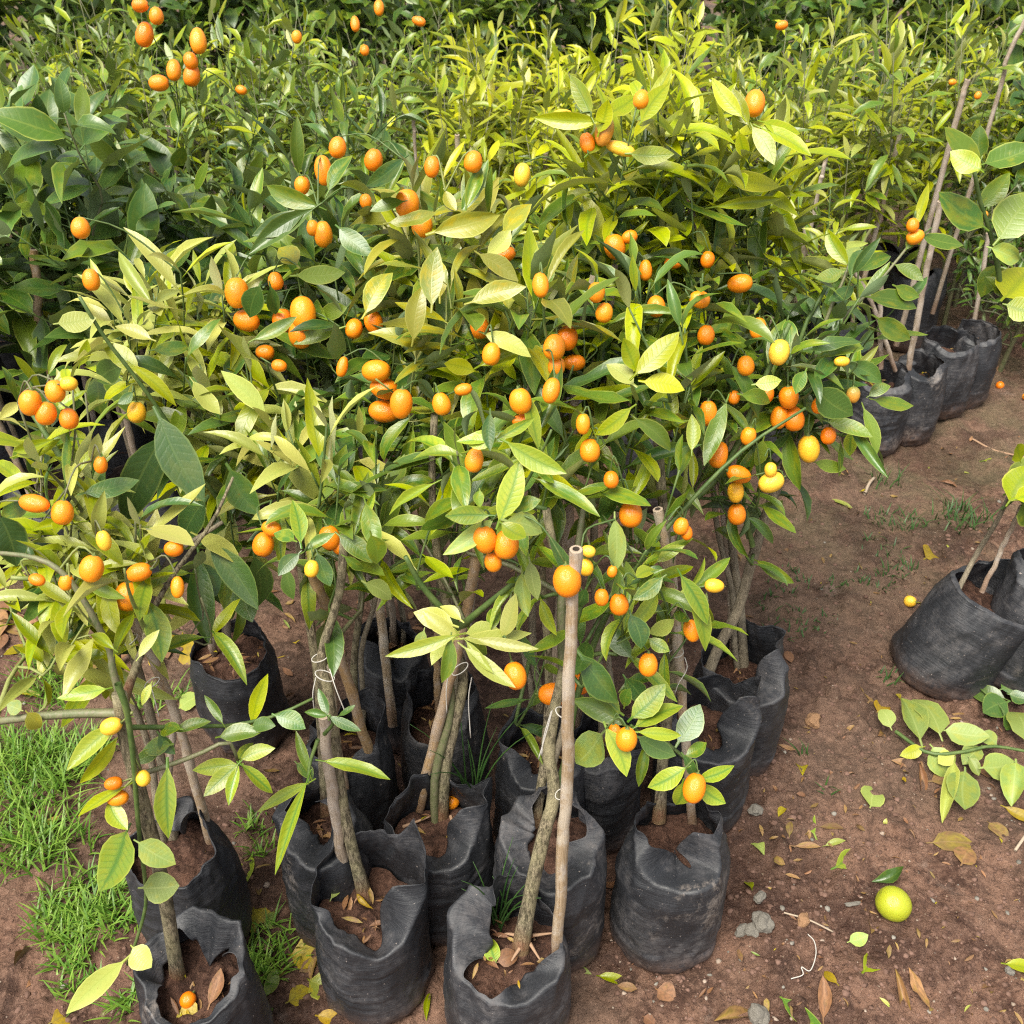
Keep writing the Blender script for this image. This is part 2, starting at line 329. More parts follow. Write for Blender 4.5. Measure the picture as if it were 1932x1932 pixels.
SPEC = {'lance': (.285, [(-.35, .40, .10), (-.75, .50, .16), (-.15, .30, .2), (.25, .55, .10), (-1.15, .45, .22), (-.55, .75, .1)]),
        'broad': (.455, [(-.30, .18, .12), (-.70, .28, .16), (-.1, .22, .2), (.2, .30, .14), (-1.0, .25, .2), (-.5, .4, .12)]),
        'narrow': (.24, [(-.40, .35, .10), (-.80, .45, .12), (.2, .5, .1), (-.2, .30, .2), (-1.1, .4, .15), (-.6, .6, .1)]),
        'curl': (.42, [(-1.7, .5, .3), (-1.2, .9, .3), (1.3, .7, .3), (-.5, 1.1, .25), (.6, .3, .5), (-2.2, .4, .4)])}
_leaf_cache = {}
def leaf_mesh(kind, var, pal):
    key = (kind, var, pal)
    if key not in _leaf_cache:
        wr, vs = SPEC[kind]; bend, fold, wave = vs[var] if var < 6 else {6: (-.12, .22, .14), 7: (.12, .30, .18), 8: (-.9, .15, .3), 9: (-.45, .8, .2), 10: (-1.3, .5, .12), 11: (.45, .25, .3)}[var]
        V, F, UV = leaf_verts('broad' if kind == 'broad' else ('oval' if kind == 'curl' else 'lance'), wr, bend, fold, wave, seed=var*7+len(kind))
        if kind != 'curl': V, F, UV = add_petiole(V, F, UV)
        _leaf_cache[key] = mesh_np('leaf_'+kind, V, F, UV, [LM[pal]])
    return _leaf_cache[key]
_low = {}
def leaf_low(kind, var):
    if (kind, var) not in _low:
        wr, vs = SPEC[kind]; bend, fold, wave = vs[var % 6]
        _low[(kind, var)] = leaf_verts('broad' if kind == 'broad' else 'lance', wr*1.05, bend, fold, wave, rows=5, us=(-1, 0, 1), seed=var*7+len(kind))
    return _low[(kind, var)]
def leaf_frame(p, d, up, L, roll=0.0, ws=1.0):
    """matrix: base p, along d, upper side towards up"""
    d = d.normalized(); n = up - d*up.dot(d)
    if n.length < 1e-3: n = Vector((1, 0, 0)) - d*d.x
    n.normalize()
    if roll: n = Matrix.Rotation(roll, 3, d) @ n
    x = d.cross(n)
    q = U(.35, 1.5)*L; return Matrix(((x.x*L*ws, d.x*L, n.x*q, p.x), (x.y*L*ws, d.y*L, n.y*q, p.y), (x.z*L*ws, d.z*L, n.z*q, p.z), (0, 0, 0, 1)))

# ------------------------------------------------------------------ tubes
def resample(pts, n):
    """Catmull-Rom through pts"""
    p = [Vector(q) for q in pts]
    if len(p) == 2: return [p[0].lerp(p[1], i/(n-1)) for i in range(n)]
    e = [p[0]*2-p[1]] + p + [p[-1]*2-p[-2]]; out = []
    for i in range(n):
        t = i/(n-1)*(len(p)-1); k = min(int(t), len(p)-2); f = t-k; a, b_, c, d = e[k:k+4]
        out.append(.5*((2*b_) + (c-a)*f + (2*a-5*b_+4*c-d)*f*f + (3*b_-a-3*c+d)*f**3))
    return out
def tube_data(pts, rad, ns=8, bumpy=0.0, seed=0, cap=True):
    pts = [Vector(p) for p in pts]; n = len(pts); V, UV = [], []; L = 0
    t0 = (pts[1]-pts[0]).normalized(); x = t0.orthogonal().normalized()
    for i, p in enumerate(pts):
        t = (pts[min(i+1, n-1)]-pts[max(i-1, 0)]).normalized(); x = (x - t*x.dot(t)).normalized(); y = t.cross(x)
        if i: L += (p-pts[i-1]).length
        for j in range(ns):
            a = 2*math.pi*j/ns; r = rad[i]
            if bumpy: r *= 1 + bumpy*float(noise3(math.cos(a)*1.3+seed, math.sin(a)*1.3, L*38, seed))
            V.append(p + x*math.cos(a)*r + y*math.sin(a)*r); UV.append((j/ns, L))
    F = [[i*ns+j, i*ns+(j+1) % ns, (i+1)*ns+(j+1) % ns, (i+1)*ns+j] for i in range(n-1) for j in range(ns)]
    if cap: F.append([(n-1)*ns+j for j in range(ns)])
    return V, F, UV
def tube(name, pts, rad, m, parent, base, ns=8, bumpy=0.0, seed=0):
    if not isinstance(rad, (list, tuple)): rad = [rad]*len(pts)
    V, F, UV = tube_data(pts, rad, ns, bumpy, seed)
    return ob(name, mesh_np(name, [tuple(v-base) for v in V], F, np.array(UV), [m]), parent)

# ================================================================== THE SETTING
def axis(lo, hi, step, far):
    a = list(np.arange(lo, hi, step)); s = step; x = a[-1]
    while x < far: s *= 1.22; x += s; a.append(x)
    s = step; x = a[0]
    while x > -far: s *= 1.22; x -= s; a.insert(0, x)
    return np.array(a)
def ghgt(x, y):
    d = np.hypot(np.asarray(x, float), np.asarray(y, float)-1.2); f = np.clip(1-(d-3)/8, .15, 1)
    h = .018*fbm(x*np.float64(1.9), y*np.float64(1.9), 0, 3, 11) - .016*np.maximum(0, noise3(x*np.float64(5.5), y*np.float64(4), 2, 21)-.25) + .010*fbm(x*np.float64(7), y*np.float64(7), 3, 4, 5)
    cl = np.maximum(0, noise3(x*np.float64(30), y*np.float64(30), 7, 8)-.12)*np.clip(.5+noise3(x*np.float64(4), y*np.float64(4), 9, 4), 0, 1)
    return (h + .024*cl + .0042*fbm(x*np.float64(38), y*np.float64(45), 1, 3, 2))*f - .004
ax = axis(-1.1, 1.6, .006, 120); ay = axis(.55, 2.2, .006, 120)
gx, gy = np.meshgrid(ax, ay); V = np.stack([gx, gy, ghgt(gx, gy)], -1).reshape(-1, 3)
nx, ny = len(ax), len(ay); ii = np.arange(nx*ny).reshape(ny, nx)
F = np.stack([ii[:-1, :-1], ii[:-1, 1:], ii[1:, 1:], ii[1:, :-1]], -1).reshape(-1, 4)
tag(ob('ground', mesh_np('ground', V, F, None, [M_ground])), kind='structure')
def gz(x, y): return float(ghgt(np.array(x), np.array(y)))
def GG(px, py, dz=0.0):
    p = G(px, py, 0); p.z = gz(p.x, p.y) + dz; return p

# ================================================================== NURSERY BAGS
def pinterp(ctrl, th):
    """periodic cosine interpolation of control rows (deg, values...)"""
    c = sorted(ctrl); ang = np.array([k[0] for k in c], float); val = np.array([k[1:] for k in c], float)
    ang = np.concatenate([ang, [ang[0]+360]]); val = np.vstack([val, val[:1]]); t = (th-ang[0]) % 360 + ang[0]
    k = np.clip(np.searchsorted(ang, t, 'right')-1, 0, len(ang)-2); g = (t-ang[k])/(ang[k+1]-ang[k]); f = (1-np.cos(np.pi*g))/2
    out = val[k]*(1-f)[:, None] + val[k+1]*f[:, None]; lin = val[k]*(1-g)[:, None] + val[k+1]*g[:, None]; out[:, 0] = out[:, 0]*.25 + lin[:, 0]*.75; return out
def bag_mesh(R, H, soil, ctrl, seed, nT=140, n1=60, n2=12):
    """ctrl rows: angle (0 right, 90 away, 270 towards the camera), rim dz, rim dr, fold length, fold angle"""
    th = np.arange(nT)/nT*360.; c = pinterp(ctrl, th); a = np.radians(th); ca, sa = np.cos(a), np.sin(a)
    hz = H + c[:, 0] +   .0015*noise3(ca*4.5, sa*4.5, 1, seed+31) + .0003*noise3(ca*11, sa*11, 1, seed+32); zs = H - soil; rows = []
    sq = 1 + .035*np.cos(2*a+seed) + .02*np.cos(3*a+seed*2)
    for k in range(n1+1):
        t = k/n1; z = hz*t; r = 1.01*R*sq*(1+.02*np.sin(np.pi*np.clip(z/zs, 0, 1)))
        r = r*np.where(z < .03, .86+.14*np.sqrt(np.clip(z/.03, 0, 1)), 1)
        up = np.clip((z-zs+.02)/(H-zs+.02), 0, 1.4)
        r = r + c[:, 1]*up**1.3 - .007*up**1.5
        wr = np.clip(noise3(ca*1.2+3, sa*1.2, z*7, seed+9)*1.6+.35, .12, 1)
        r = r + .0050*noise3(ca*1.6, sa*1.6, z*9, seed) + wr*(.0020*noise3(ca*1.5, sa*1.5, z*110, seed+1) + .0011*noise3(ca*3, sa*3, z*210, seed+2))*(1-.7*np.clip(up, 0, 1))
        r = r - .0045*np.abs(noise3(ca*2.0+z*6, sa*2.0-z*4, z*6, seed+12)) - .0028*np.abs(noise3(ca*4.0-z*16, sa*4.0+z*9, z*13, seed+13))
        r = r + up*(.009*noise3(ca*2.3, sa*2.3, z*7+4, seed+3) - .0075*np.abs(noise3(ca*2.6+z*11, sa*2.6-z*5, z*7+4, seed+4)) - .0025*np.abs(noise3(ca*5.5-z*9, sa*5.5+z*18, z*9, seed+14)))
        r = r + .005*np.maximum(0, noise3(ca*3, sa*3, z*30, seed+7))*(z < .07)
        rows.append(np.stack([r*ca, r*sa, z], -1))
    p = rows[-1].copy(); ph = np.zeros(nT); fl = np.maximum(c[:, 2], .0018); fa = np.radians(c[:, 3])
    for k in range(n2):
        st = fl/n2; ph = fa*np.minimum(1, (k+.8)*st/.006)*np.where(fl > .008, 1, .2)
        rr = -np.sin(ph); zz = np.cos(ph); wob = .0018*noise3(ca*3, sa*3, k*.5, seed+5)
        p = p + np.stack([(rr*st+wob*.4)*ca, (rr*st+wob*.4)*sa, zz*st], -1); rows.append(p.copy())
    V = np.concatenate(rows); m = len(rows); ii = np.arange(m*nT).reshape(m, nT); jj = np.roll(ii, -1, 1)
    F = np.stack([ii[:-1], jj[:-1], jj[1:], ii[1:]], -1).reshape(-1, 4)
    RR = np.array([np.hypot(q[:, 0], q[:, 1]) for q in rows[:n1+1]]); ZZ = np.array([q[:, 2] for q in rows[:n1+1]]); wall = np.array([min(np.interp(zs+e, ZZ[:, j], RR[:, j]) for e in (-.008, 0, .008)) for j in range(nT)])-.002; me = mesh_np('nursery_bag', V, F, None, [])
    return me, (lambda ang: np.interp(np.degrees(ang) % 360, np.append(th, 360), np.append(wall, wall[0])))
def soil_mesh(wall, seed, rough=.009):
    nT, nR = 64, 20; R = float(wall(np.array(0.))); V = [(0, 0, .004)]
    for i in range(1, nR+1):
        for j in range(nT):
            a = 2*math.pi*j/nT; r = (float(wall(np.array(a)))-.0015)*i/nR; V.append((r*math.cos(a), r*math.sin(a), 0))
    V = np.array(V); V[:, 2] += rough*fbm(V[:, 0]*40, V[:, 1]*40, seed, 4, seed) + .006*(1-(np.hypot(V[:, 0], V[:, 1])/R)**2)
    F = [[0, 1+j, 1+(j+1) % nT] for j in range(nT)] + [[1+i*nT+j, 1+(i+1)*nT+j, 1+(i+1)*nT+(j+1) % nT, 1+i*nT+(j+1) % nT] for i in range(nR-1) for j in range(nT)]
    return mesh_np('soil', V, F, None, [M_soil])
BAG = {}
def make_bag(key, px, py, wpx, H, soil, ctrl, label, seed, dusty=False, tilt=None, group='black polythene nursery bags', thick=True):
    c = G(px, py, H); dep = proj(c)[2]; R = wpx/2/FPX*dep
    me, wall = bag_mesh(R, H, soil, ctrl, seed); me.materials.append(M_bag_d if dusty else M_bag)
    o = ob('nursery_bag', me, loc=(c.x, c.y, gz(c.x, c.y)-.004)); tag(o, label, 'plant bag', group)
    if thick:
        s = o.modifiers.new('film', 'SOLIDIFY'); s.thickness = .0006; s.offset = -1
    so = ob('soil', soil_mesh(wall, seed), o, loc=(0, 0, H-soil))
    if tilt: o.rotation_euler = tilt
    BAG[key] = (Vector((c.x, c.y, 0)), R, H-soil, o)
    return o
#            angle  dz    dr    fold  angle
make_bag('B1', 365, 1838, 236, .235, .050, [(0, .012, -.004, .012, 60), (45, .030, .004, .055, 150), (75, .036, .002, .085, 152), (100, .030, .0, .050, 140), (125, .010, -.006, .012, 110), (150, .012, .0, .045, 140), (180, .014, .006, .060, 150), (210, .0, -.002, .02, 120), (250, -.012, -.004, .014, 110), (300, -.010, -.002, .014, 110), (330, .0, 0, .014, 90)], 'black bag nearest the bottom left corner with its rim rolled inwards over brown leaves', 3, True)
make_bag('B2', 337, 1612, 200, .240, .040, [(0, .040, .0, .006, 20), (25, .062, -.004, .006, 10), (50, .020, -.004, .004, 0), (85, .028, .0, .060, 135), (115, .020, .0, .045, 120), (150, .0, .0, .006, 20), (200, .0, .003, .004, 0), (270, -.008, .0, .004, 0), (310, .0, .0, .004, 0), (340, .020, .0, .004, 0)], 'smooth black bag behind the bottom left one with a pointed right rim', 5)
make_bag('B3', 690, 1678, 232, .245, .075, [(0, .020, .006, .01, 20), (14, .050, .006, .006, 0), (30, .115, .004, .004, 0), (48, .060, -.004, .004, 0), (90, .050, -.006, .004, 0), (130, .052, -.006, .004, 0), (160, .020, .0, .004, 0), (190, .0, .006, .004, 0), (225, -.012, .004, .030, 120), (255, -.020, .002, .050, 130), (285, -.045, .004, .035, 125), (315, -.030, .006, .065, 110), (340, .0, .008, .06, 60)], 'large black bag at the bottom with a tall torn point at its right rim', 9)
make_bag('B4', 955, 1772, 236, .230, .045, [(0, .0, .0, .010, 50), (40, .040, -.006, .006, 10), (75, .060, -.006, .006, 0), (105, .075, -.002, .006, 20), (135, .068, .004, .050, 95), (165, .030, .006, .070, 110), (190, .0, .004, .060, 120), (215, -.020, .0, .012, 60), (250, -.024, .0, .010, 60), (290, -.024, .0, .045, 115), (330, -.012, .004, .045, 110)], 'black bag at the bottom centre with a grass tuft and a left flap folded over', 12, True)
make_bag('B5', 612, 1560, 192, .245, .040, [(0, .040, -.004, .05, 70), (30, .060, -.010, .05, 80), (60, .010, .0, .006, 0), (110, .020, .0, .01, 10), (145, .050, .0, .04, 60), (180, .030, .006, .03, 60), (215, .012, .006, .050, 95), (260, .0, .006, .060, 105), (300, .006, .004, .050, 100), (330, .03, .0, .04, 80)], 'dusty black bag half hidden behind the large bag left of centre', 15, True)
make_bag('B6', 828, 1552, 204, .235, .055, [(0, .055, .008, .006, 0), (20, .070, .006, .006, 0), (45, .020, .0, .006, 0), (90, .048, -.002, .006, 0), (140, .052, .0, .006, 0), (175, .020, .002, .006, 0), (205, .004, .004, .01, 30), (240, -.012, .004, .03, 100), (275, -.020, .003, .045, 115), (310, -.006, .006, .060, 100), (335, .020, .010, .05, 50)], 'black bag with bare red soil, thin roots and onion grass inside', 18)
make_bag('B7', 1042, 1588, 222, .250, .030, [(0, .012, .0, .03, 85), (30, .055, -.006, .02, 60), (70, .07, -.008, .01, 10), (110, .035, .0, .02, 50), (140, .020, .004, .05, 100), (165, .024, .008, .06, 110), (190, .0, .006, .045, 110), (220, -.006, .0, .040, 115), (260, -.006, .0, .07, 118), (300, .0, .0, .085, 112), (330, .006, .0, .07, 105)], 'black bag folded nearly shut behind the bottom centre bag', 21, True)
make_bag('B8', 1278, 1582, 216, .245, .028, [(0, .020, .0, .02, 60), (25, .036, .004, .012, 20), (60, .016, .0, .006, 0), (100, .014, .0, .006, 0), (140, .030, -.006, .006, 0), (170, .048, -.006, .006, 0), (200, .020, -.002, .03, 60), (235, -.006, .002, .075, 98), (270, -.010, .0, .085, 100), (300, -.010, .0, .05, 95), (325, -.004, .002, .08, 95), (345, .024, .004, .05, 70)], 'upright black bag on the right of the front group standing on open mud', 24, True)
make_bag('B9', 1022, 1425, 180, .245, .045, [(0, .0, .0, .01, 0), (60, .02, .0, .006, 0), (120, .05, -.004, .006, 0), (150, .095, -.012, .004, 0), (175, .040, .0, .006, 0), (230, -.01, .004, .04, 90), (290, -.01, .0, .04, 90), (330, .0, .0, .02, 60)], 'black bag with a tall spike of film at its left, mid group', 27)
make_bag('B10', 833, 1322, 168, .245, .055, [(0, .015, .0, .02, 40), (50, .04, .0, .006, 0), (100, .045, .0, .006, 0), (150, .040, .0, .006, 0), (178, .075, .0, .006, 0), (205, .030, .0, .006, 0), (235, -.028, .0, .012, 40), (262, -.030, .002, .01, 30), (280, .0, .004, .05, 95), (330, .01, .004, .06, 95)], 'black bag with a V shaped notch in its rim behind the onion grass', 30, True)
make_bag('B11', 1402, 1262, 178, .245, .050, [(0, .050, .0, .006, 0), (25, .062, .002, .006, 0), (80, .050, .0, .006, 0), (130, .046, .0, .006, 0), (180, .02, .0, .006, 0), (230, -.01, .004, .04, 90), (275, -.016, .004, .055, 105), (310, .0, .008, .07, 95), (335, .026, .006, .05, 60)], 'creased black bag at the right back of the front group with dry pods inside', 33)
make_bag('B12', 1338, 1360, 186, .245, .055, [(0, .050, .006, .006, 0), (18, .072, .008, .006, 0), (50, .02, .0, .006, 0), (100, .03, .0, .006, 0), (160, .03, .0, .006, 0), (200, .02, .0, .02, 40), (250, -.016, .004, .04, 100), (290, -.018, .004, .05, 110), (325, .0, .010, .075, 95), (345, .028, .010, .06, 55)], 'black bag of the thick leaning trunk with a sharp corner at its right rim', 36)
make_bag('B13', 434, 1222, 168, .235, .032, [(0, .010, .0, .006, 0), (60, .016, .0, .006, 0), (120, .010, .0, .006, 0), (180, .0, .0, .006, 0), (220, .004, .0, .006, 0), (270, -.012, .0, .006, 0), (320, .0, .0, .006, 0)], 'plain black bag standing apart on the grassy soil at the left back', 39)
make_bag('B14', 655, 1400, 178, .235, .040, [(0, .045, -.006, .006, 0), (30, .085, -.004, .006, 0), (80, .06, .0, .006, 0), (130, .03, .0, .006, 0), (200, .01, .0, .02, 50), (260, -.006, .0, .02, 60), (320, .02, .0, .02, 40)], 'black bag with pale wood chips and a brown inner wall behind the left stems', 42)
make_bag('B15', 738, 1225, 150, .225, .040, [(0, .03, .0, .02, 40), (90, .04, .0, .006, 0), (150, .05, .0, .006, 0), (230, .0, .0, .05, 95), (290, -.01, .0, .07, 100)], 'black bag with a broad folded front flap at the back of the front group', 45)
make_bag('B16', 1140, 1405, 160, .235, .040, [(0, .02, .0, .01, 0), (120, .03, .0, .01, 0), (250, .0, .0, .03, 80)], 'shaded black bag in the gap behind the bottom centre stems', 48)
make_bag('B17', 1815, 1100, 190, .245, .042, [(0, .035, .004, .01, 10), (40, .055, .002, .006, 0), (80, .030, .0, .006, 0), (130, -.004, .0, .02, 70), (170, .0, .0, .012, 80), (230, -.008, .0, .010, 60), (290, -.008, .0, .010, 60), (335, .01, .0, .01, 40)], 'tilted black bag leaning outwards at the right edge with a cut stem inside', 51, True, tilt=(math.radians(-3), math.radians(19), 0))
make_bag('B18', 1985, 1105, 190, .240, .040, [(0, .02, .0, .01, 0), (150, .05, .0, .02, 50), (190, .03, .0, .03, 70), (260, .0, .0, .03, 80)], 'black bag cut off by the right edge behind the tilted one', 54)
# far bags along the path edge, right
make_bag('F1', 1668, 712, 112, .215, .045, [(0, .02, .0, .02, 40), (60, .03, .0, .006, 0), (150, .02, .0, .006, 0), (250, -.012, .0, .02, 60), (320, .0, .004, .03, 60)], 'nearest black bag of the far row along the muddy path', 57, True)
make_bag('F2', 1738, 694, 108, .215, .045, [(0, .02, .0, .02, 40), (80, .03, .0, .006, 0), (200, .02, .0, .04, 90), (280, .0, .0, .03, 90)], 'second black bag of the far row along the muddy path', 60, True)
make_bag('F3', 1795, 652, 108, .215, .045, [(0, .02, .0, .01, 20), (120, .03, .0, .006, 0), (250, .0, .0, .02, 60)], 'wide wrinkled black bag third in the far row along the path', 63, True)
make_bag('F4', 1846, 632, 96, .215, .045, [(0, .02, .0, .01, 20), (120, .03, .0, .006, 0), (250, .0, .0, .02, 60)], 'farthest visible black bag where the muddy path meets the undergrowth', 66, True)

# ================================================================== TREES
FRUIT_DISCS = []           # (px, py, rx, ry, depth) of every kumquat, so that leaves do not bury them
def hides_fruit(M):
    for v in (.15, .5, .85):
        x, y, z = proj(M @ Vector((0, v, 0)))
        for fx, fy, rx, ry, fz in FRUIT_DISCS:
            if abs(x-fx) < rx*1.15 and abs(y-fy) < ry*1.15 and z < fz+.004 and z > fz-.75: return True
    return False
def pick(ws):
    t = R_()*sum(ws.values())
    for k, v in ws.items():
        t -= v
        if t <= 0: return k
    return k
def interp(pts, t):
    f = max(0, min(.9999, t))*(len(pts)-1); k = int(f); return pts[k].lerp(pts[k+1], f-k), (pts[k+1]-pts[k]).normalized()
def rv(s=1.0): return Vector((U(-s, s), U(-s, s), U(-s, s)))
def shoot_leaves(path, n, L, pals, kind, t0=.15, droop=.25, spread=1.0, upw=.8):
    out = []; az0 = U(0, 6.28)
    for i in range(n):
        t = t0 + (1-t0)*(i+.7*R_())/n; p, d = interp(path, t)
        az = az0 + i*2.4 + U(-.3, .3); x = d.orthogonal().normalized(); r = Matrix.Rotation(az, 3, d) @ x
        ang = math.radians(U(50, 85)*spread*(1-.45*(i/n)**2))
        dr = d*math.cos(ang) + r*math.sin(ang); dr.z -= droop*U(.2, 1.3)*(1.1-.8*i/n); dr.normalize()
        s = L*(.62+.48*math.sin(math.pi*(.18+.68*i/n)))*U(.78, 1.18)
        up = Vector((0, 0, upw)) + d*.45 + rv(.45)
        out.append((leaf_frame(p+dr*s*.13, dr, up, s, ws=U(.88, 1.15)), kind, random.choice((0, 1, 2, 3, 4, 5, 8, 9, 10, 11)), pick(pals)))
    p, d = interp(path, .999)
    out.append((leaf_frame(p, (d+rv(.35)), Vector((0, 0, .5))+rv(.6), L*U(.5, .8)), kind, random.randrange(6), pick(pals)))
    return out

class Tree:
    def __init__(s, name, base, label, cat='tree', group=None):
        s.base = Vector(base); s.root = tag(empty(name, s.base), label, cat, group)
        s.nodes = []; s.leaves = []; s.name = name
    def trunk(s, pts, r0, r1, m=None, bumpy=.10, name='trunk', n=22, node_from=.35, twin=0, m2=None):
        q = resample(pts, n); rad = [.70*(r0 + (r1-r0)*(i/(n-1))**.8) for i in range(n)]; rad[0] *= 1.25; rad[1] *= 1.1
        tube(name, q, rad, m or M_bark, s.root, s.base, 12, bumpy, len(s.leaves)+int(abs(pts[0][0])*999) % 97)
        s.nodes += [(q[i], rad[i]) for i in range(int(n*node_from), n)]
        if twin:
            sg = 1 if twin > 0 else -1; k = int(n*.8); off = abs(twin)
            q2 = [q[i] + Vector((sg*off*(.35+.65*i/k+.15*math.sin(i*.9)), -.008+.01*i/k, -.012 if i == 0 else 0)) for i in range(k)]
            tube('stem', q2, [r0*.5*(1-.35*i/k) for i in range(k)], m2 or M_bark2, s.root, s.base, 8, .08, 5); s.nodes += [(q2[i], r0*.4) for i in range(k//2, k)]
        return q
    def branch(s, pts, r0, r1, m=None, n=10, name='branch', nodes=True):
        q = resample(pts, n); rad = [r0+(r1-r0)*i/(n-1) for i in range(n)]
        tube(name, q, rad, m or M_twig, s.root, s.base, 6, .06, 3)
        if nodes: s.nodes += [(q[i], rad[i]) for i in range(2, n)]
        return q
    def grow(s, base, d, tip):
        bn, bc = None, 1e9
        for p, r in s.nodes:
            c = (p-base).length + 1.2*max(0, p.z-base.z+.01)
            if c < bc: bn, bc = (p, r), c
        p, r = bn; mid = p.lerp(base, .55) + Vector((0, 0, .12*(p-base).length))*.5
        r0 = min(r*.8, .0028+.007*min(.5, (p-base).length+(tip-base).length*.4))
        pts = [p, mid, base, base.lerp(tip, .5)+rv(.006), tip] if (p-base).length > .03 else [p, base.lerp(tip, .5)+rv(.006), tip]
        q = resample(pts, 10); long = (p-base).length > .1
        tube('branch', q, [r0+(.0014-r0)*i/9 for i in range(10)], M_twig_old if (long and R_() < .35) else s.twig, s.root, s.base, 6)
        s.nodes += [(q[i], r0+(.0012-r0)*i/9) for i in (3, 4, 5, 6)]
        L = (tip-base).length; tot = sum((q[i+1]-q[i]).length for i in range(9)); return q, max(.05, 1-L/max(tot, 1e-4))
    twig = M_twig
    def zone(s, cx, cy, rx, ry, Y, dY, n, L, pals, kind='lance', per=8, slen=(.10, .18), droop=.25, outw=.55, upw=.8):
        L *= 1.27; slen = (slen[0]*1.08, slen[1]*1.12)
        shoots = []
        for i in range(n):
            a = U(0, 6.28); q = math.sqrt(R_()); y = Y + U(-dY, dY)
            tip = P(cx+rx*q*math.cos(a), cy+ry*q*math.sin(a), y); cen = P(cx, cy+ry*1.2, Y)
            d = Vector((0, 0, .62)) + (tip-cen).normalized()*outw + rv(.38); d.normalize(); ln = U(*slen)
            shoots.append((tip-d*ln, d, tip))
        c = P(cx, cy, Y); shoots.sort(key=lambda t: t[0].z)
        for b_, d, tip in shoots:
            q, t0 = s.grow(b_, d, tip); s.leaves += shoot_leaves(q, per+random.randrange(-1, 3), L, pals, kind, t0, droop, upw=upw)
    def hand(s, bx, by, tx, ty, wpx, pal, Y, kind='lance', lean=0.0, dY=0.0, var=None):
        """one prominent leaf from base to tip"""
        a = P(bx, by, Y); za = proj(a)[2]; b_ = cO + ray(tx, ty)*(za*(1+U(-.012, .02))); d = b_-a; L = d.length*1.03
        up = (cO-a).normalized()*.9 + Vector((0, 0, .35)) + rv(.3); lp = math.hypot(tx-bx, ty-by)
        ws = wpx/(lp*SPEC[kind][0])*1.08
        s.leaves.insert(0, (leaf_frame(a, d, up, L, lean, max(.5, min(2.2, ws))), kind, random.choice((0, 2, 3, 6, 7, 9, 11)) if var is None else var, pal, 1))
        if wpx > 28: FRUIT_DISCS.append(((bx+tx)/2, (by+ty)/2, max(wpx, abs(bx-tx))*.32, max(wpx, abs(by-ty))*.32, za))
    def fruit(s, px, py, wp, hp, Y, m='o', attach=True):
        c = P(px, py, Y); dep = proj(c)[2]; wide = wp > hp*1.12
        big, small = max(wp, hp), min(wp, hp); w, h = .97*small/FPX*dep, max(big, small*1.14)/FPX*dep
        if wide: ax_ = Vector((1, 0, 0))*random.choice((-1, 1)) + cU*U(-.1, .45) - cF*U(-.2, .3)
        else: ax_ = cU + Vector((1, 0, 0))*U(-.35, .35) + cF*U(-.3, .3) + Vector((0, 0, .3))
        ax_.normalize(); q = ax_.to_track_quat('Z', 'Y'); q = q @ Matrix.Rotation(U(0, 6.28), 3, 'Z').to_quaternion()
        o = ob('kumquat', FRUIT[m][random.randrange(len(FRUIT[m]))], s.root); o.location = c-s.base; o.rotation_mode = 'QUATERNION'; o.rotation_quaternion = q; o.scale = (w, w, h)
        if m == 'g': tag(o, 'kumquat turning from green to orange')
        if m == 'y': tag(o, 'paler yellow kumquat')
        FRUIT_DISCS.append((px, py, wp/2, hp/2, dep))
        top = c + ax_*h*.5
        if attach and s.nodes:
            cand = [p for p, r in s.nodes] + [l[0].translation for l in s.leaves]
            bn = min(cand, key=lambda t: (t-top).length + .3*max(0, top.z-t.z) + .5*max(0, proj(top)[2]-proj(t)[2]))
            if (bn-top).length < .3:
                mid = top.lerp(bn, .45) + ax_*.012 + Vector((0, 0, .006))
                s.branch([bn, mid, top], .0014, .0010, s.twig, 7, 'fruit_stalk', False)
    def finish(s, limit=290, lowpoly_rest=True):
        keep = [l for l in s.leaves if len(l) == 5 or not (hides_fruit(l[0]) and R_() < .93)]
        hand = [l for l in keep if len(l) == 5]; gen = [l for l in keep if len(l) == 4]
        gen.sort(key=lambda l: -l[0].to_scale()[1]/max(.3, proj(l[0].translation)[2]))
        one = hand + gen[:max(0, limit-len(hand))]; rest = gen[max(0, limit-len(hand)):]
        T = Matrix.Translation(-s.base)
        for l in one:
            o = bpy.data.objects.new('leaf', leaf_mesh(*l[1:4])); C.objects.link(o); o.parent = s.root; o.matrix_basis = T @ l[0]
        if rest: tag(joined('foliage', rest, s.root, s.base), kind='stuff')
        return len(one), len(rest)
PALS = list(LM)
def joined(name, leaves, parent, base):
    Vs, Fs, Us, Rs, Ms, n = [], [], [], [], [], 0
    used = sorted({l[3] for l in leaves})
    for M, kind, var, pal in leaves:
        V, F, UVs = leaf_low(kind, var); A = np.array(M); Vs.append(V @ A[:3, :3].T + A[:3, 3] - np.array(base)); Fs.append(F+n); Us.append(UVs); Rs.append(np.full(len(V), R_())); Ms.append(np.full(len(F), used.index(pal))); n += len(V)
    return ob(name, mesh_np(name, np.concatenate(Vs), np.concatenate(Fs), np.concatenate(Us), [LM[p] for p in used], np.concatenate(Ms), True, np.concatenate(Rs)), parent)

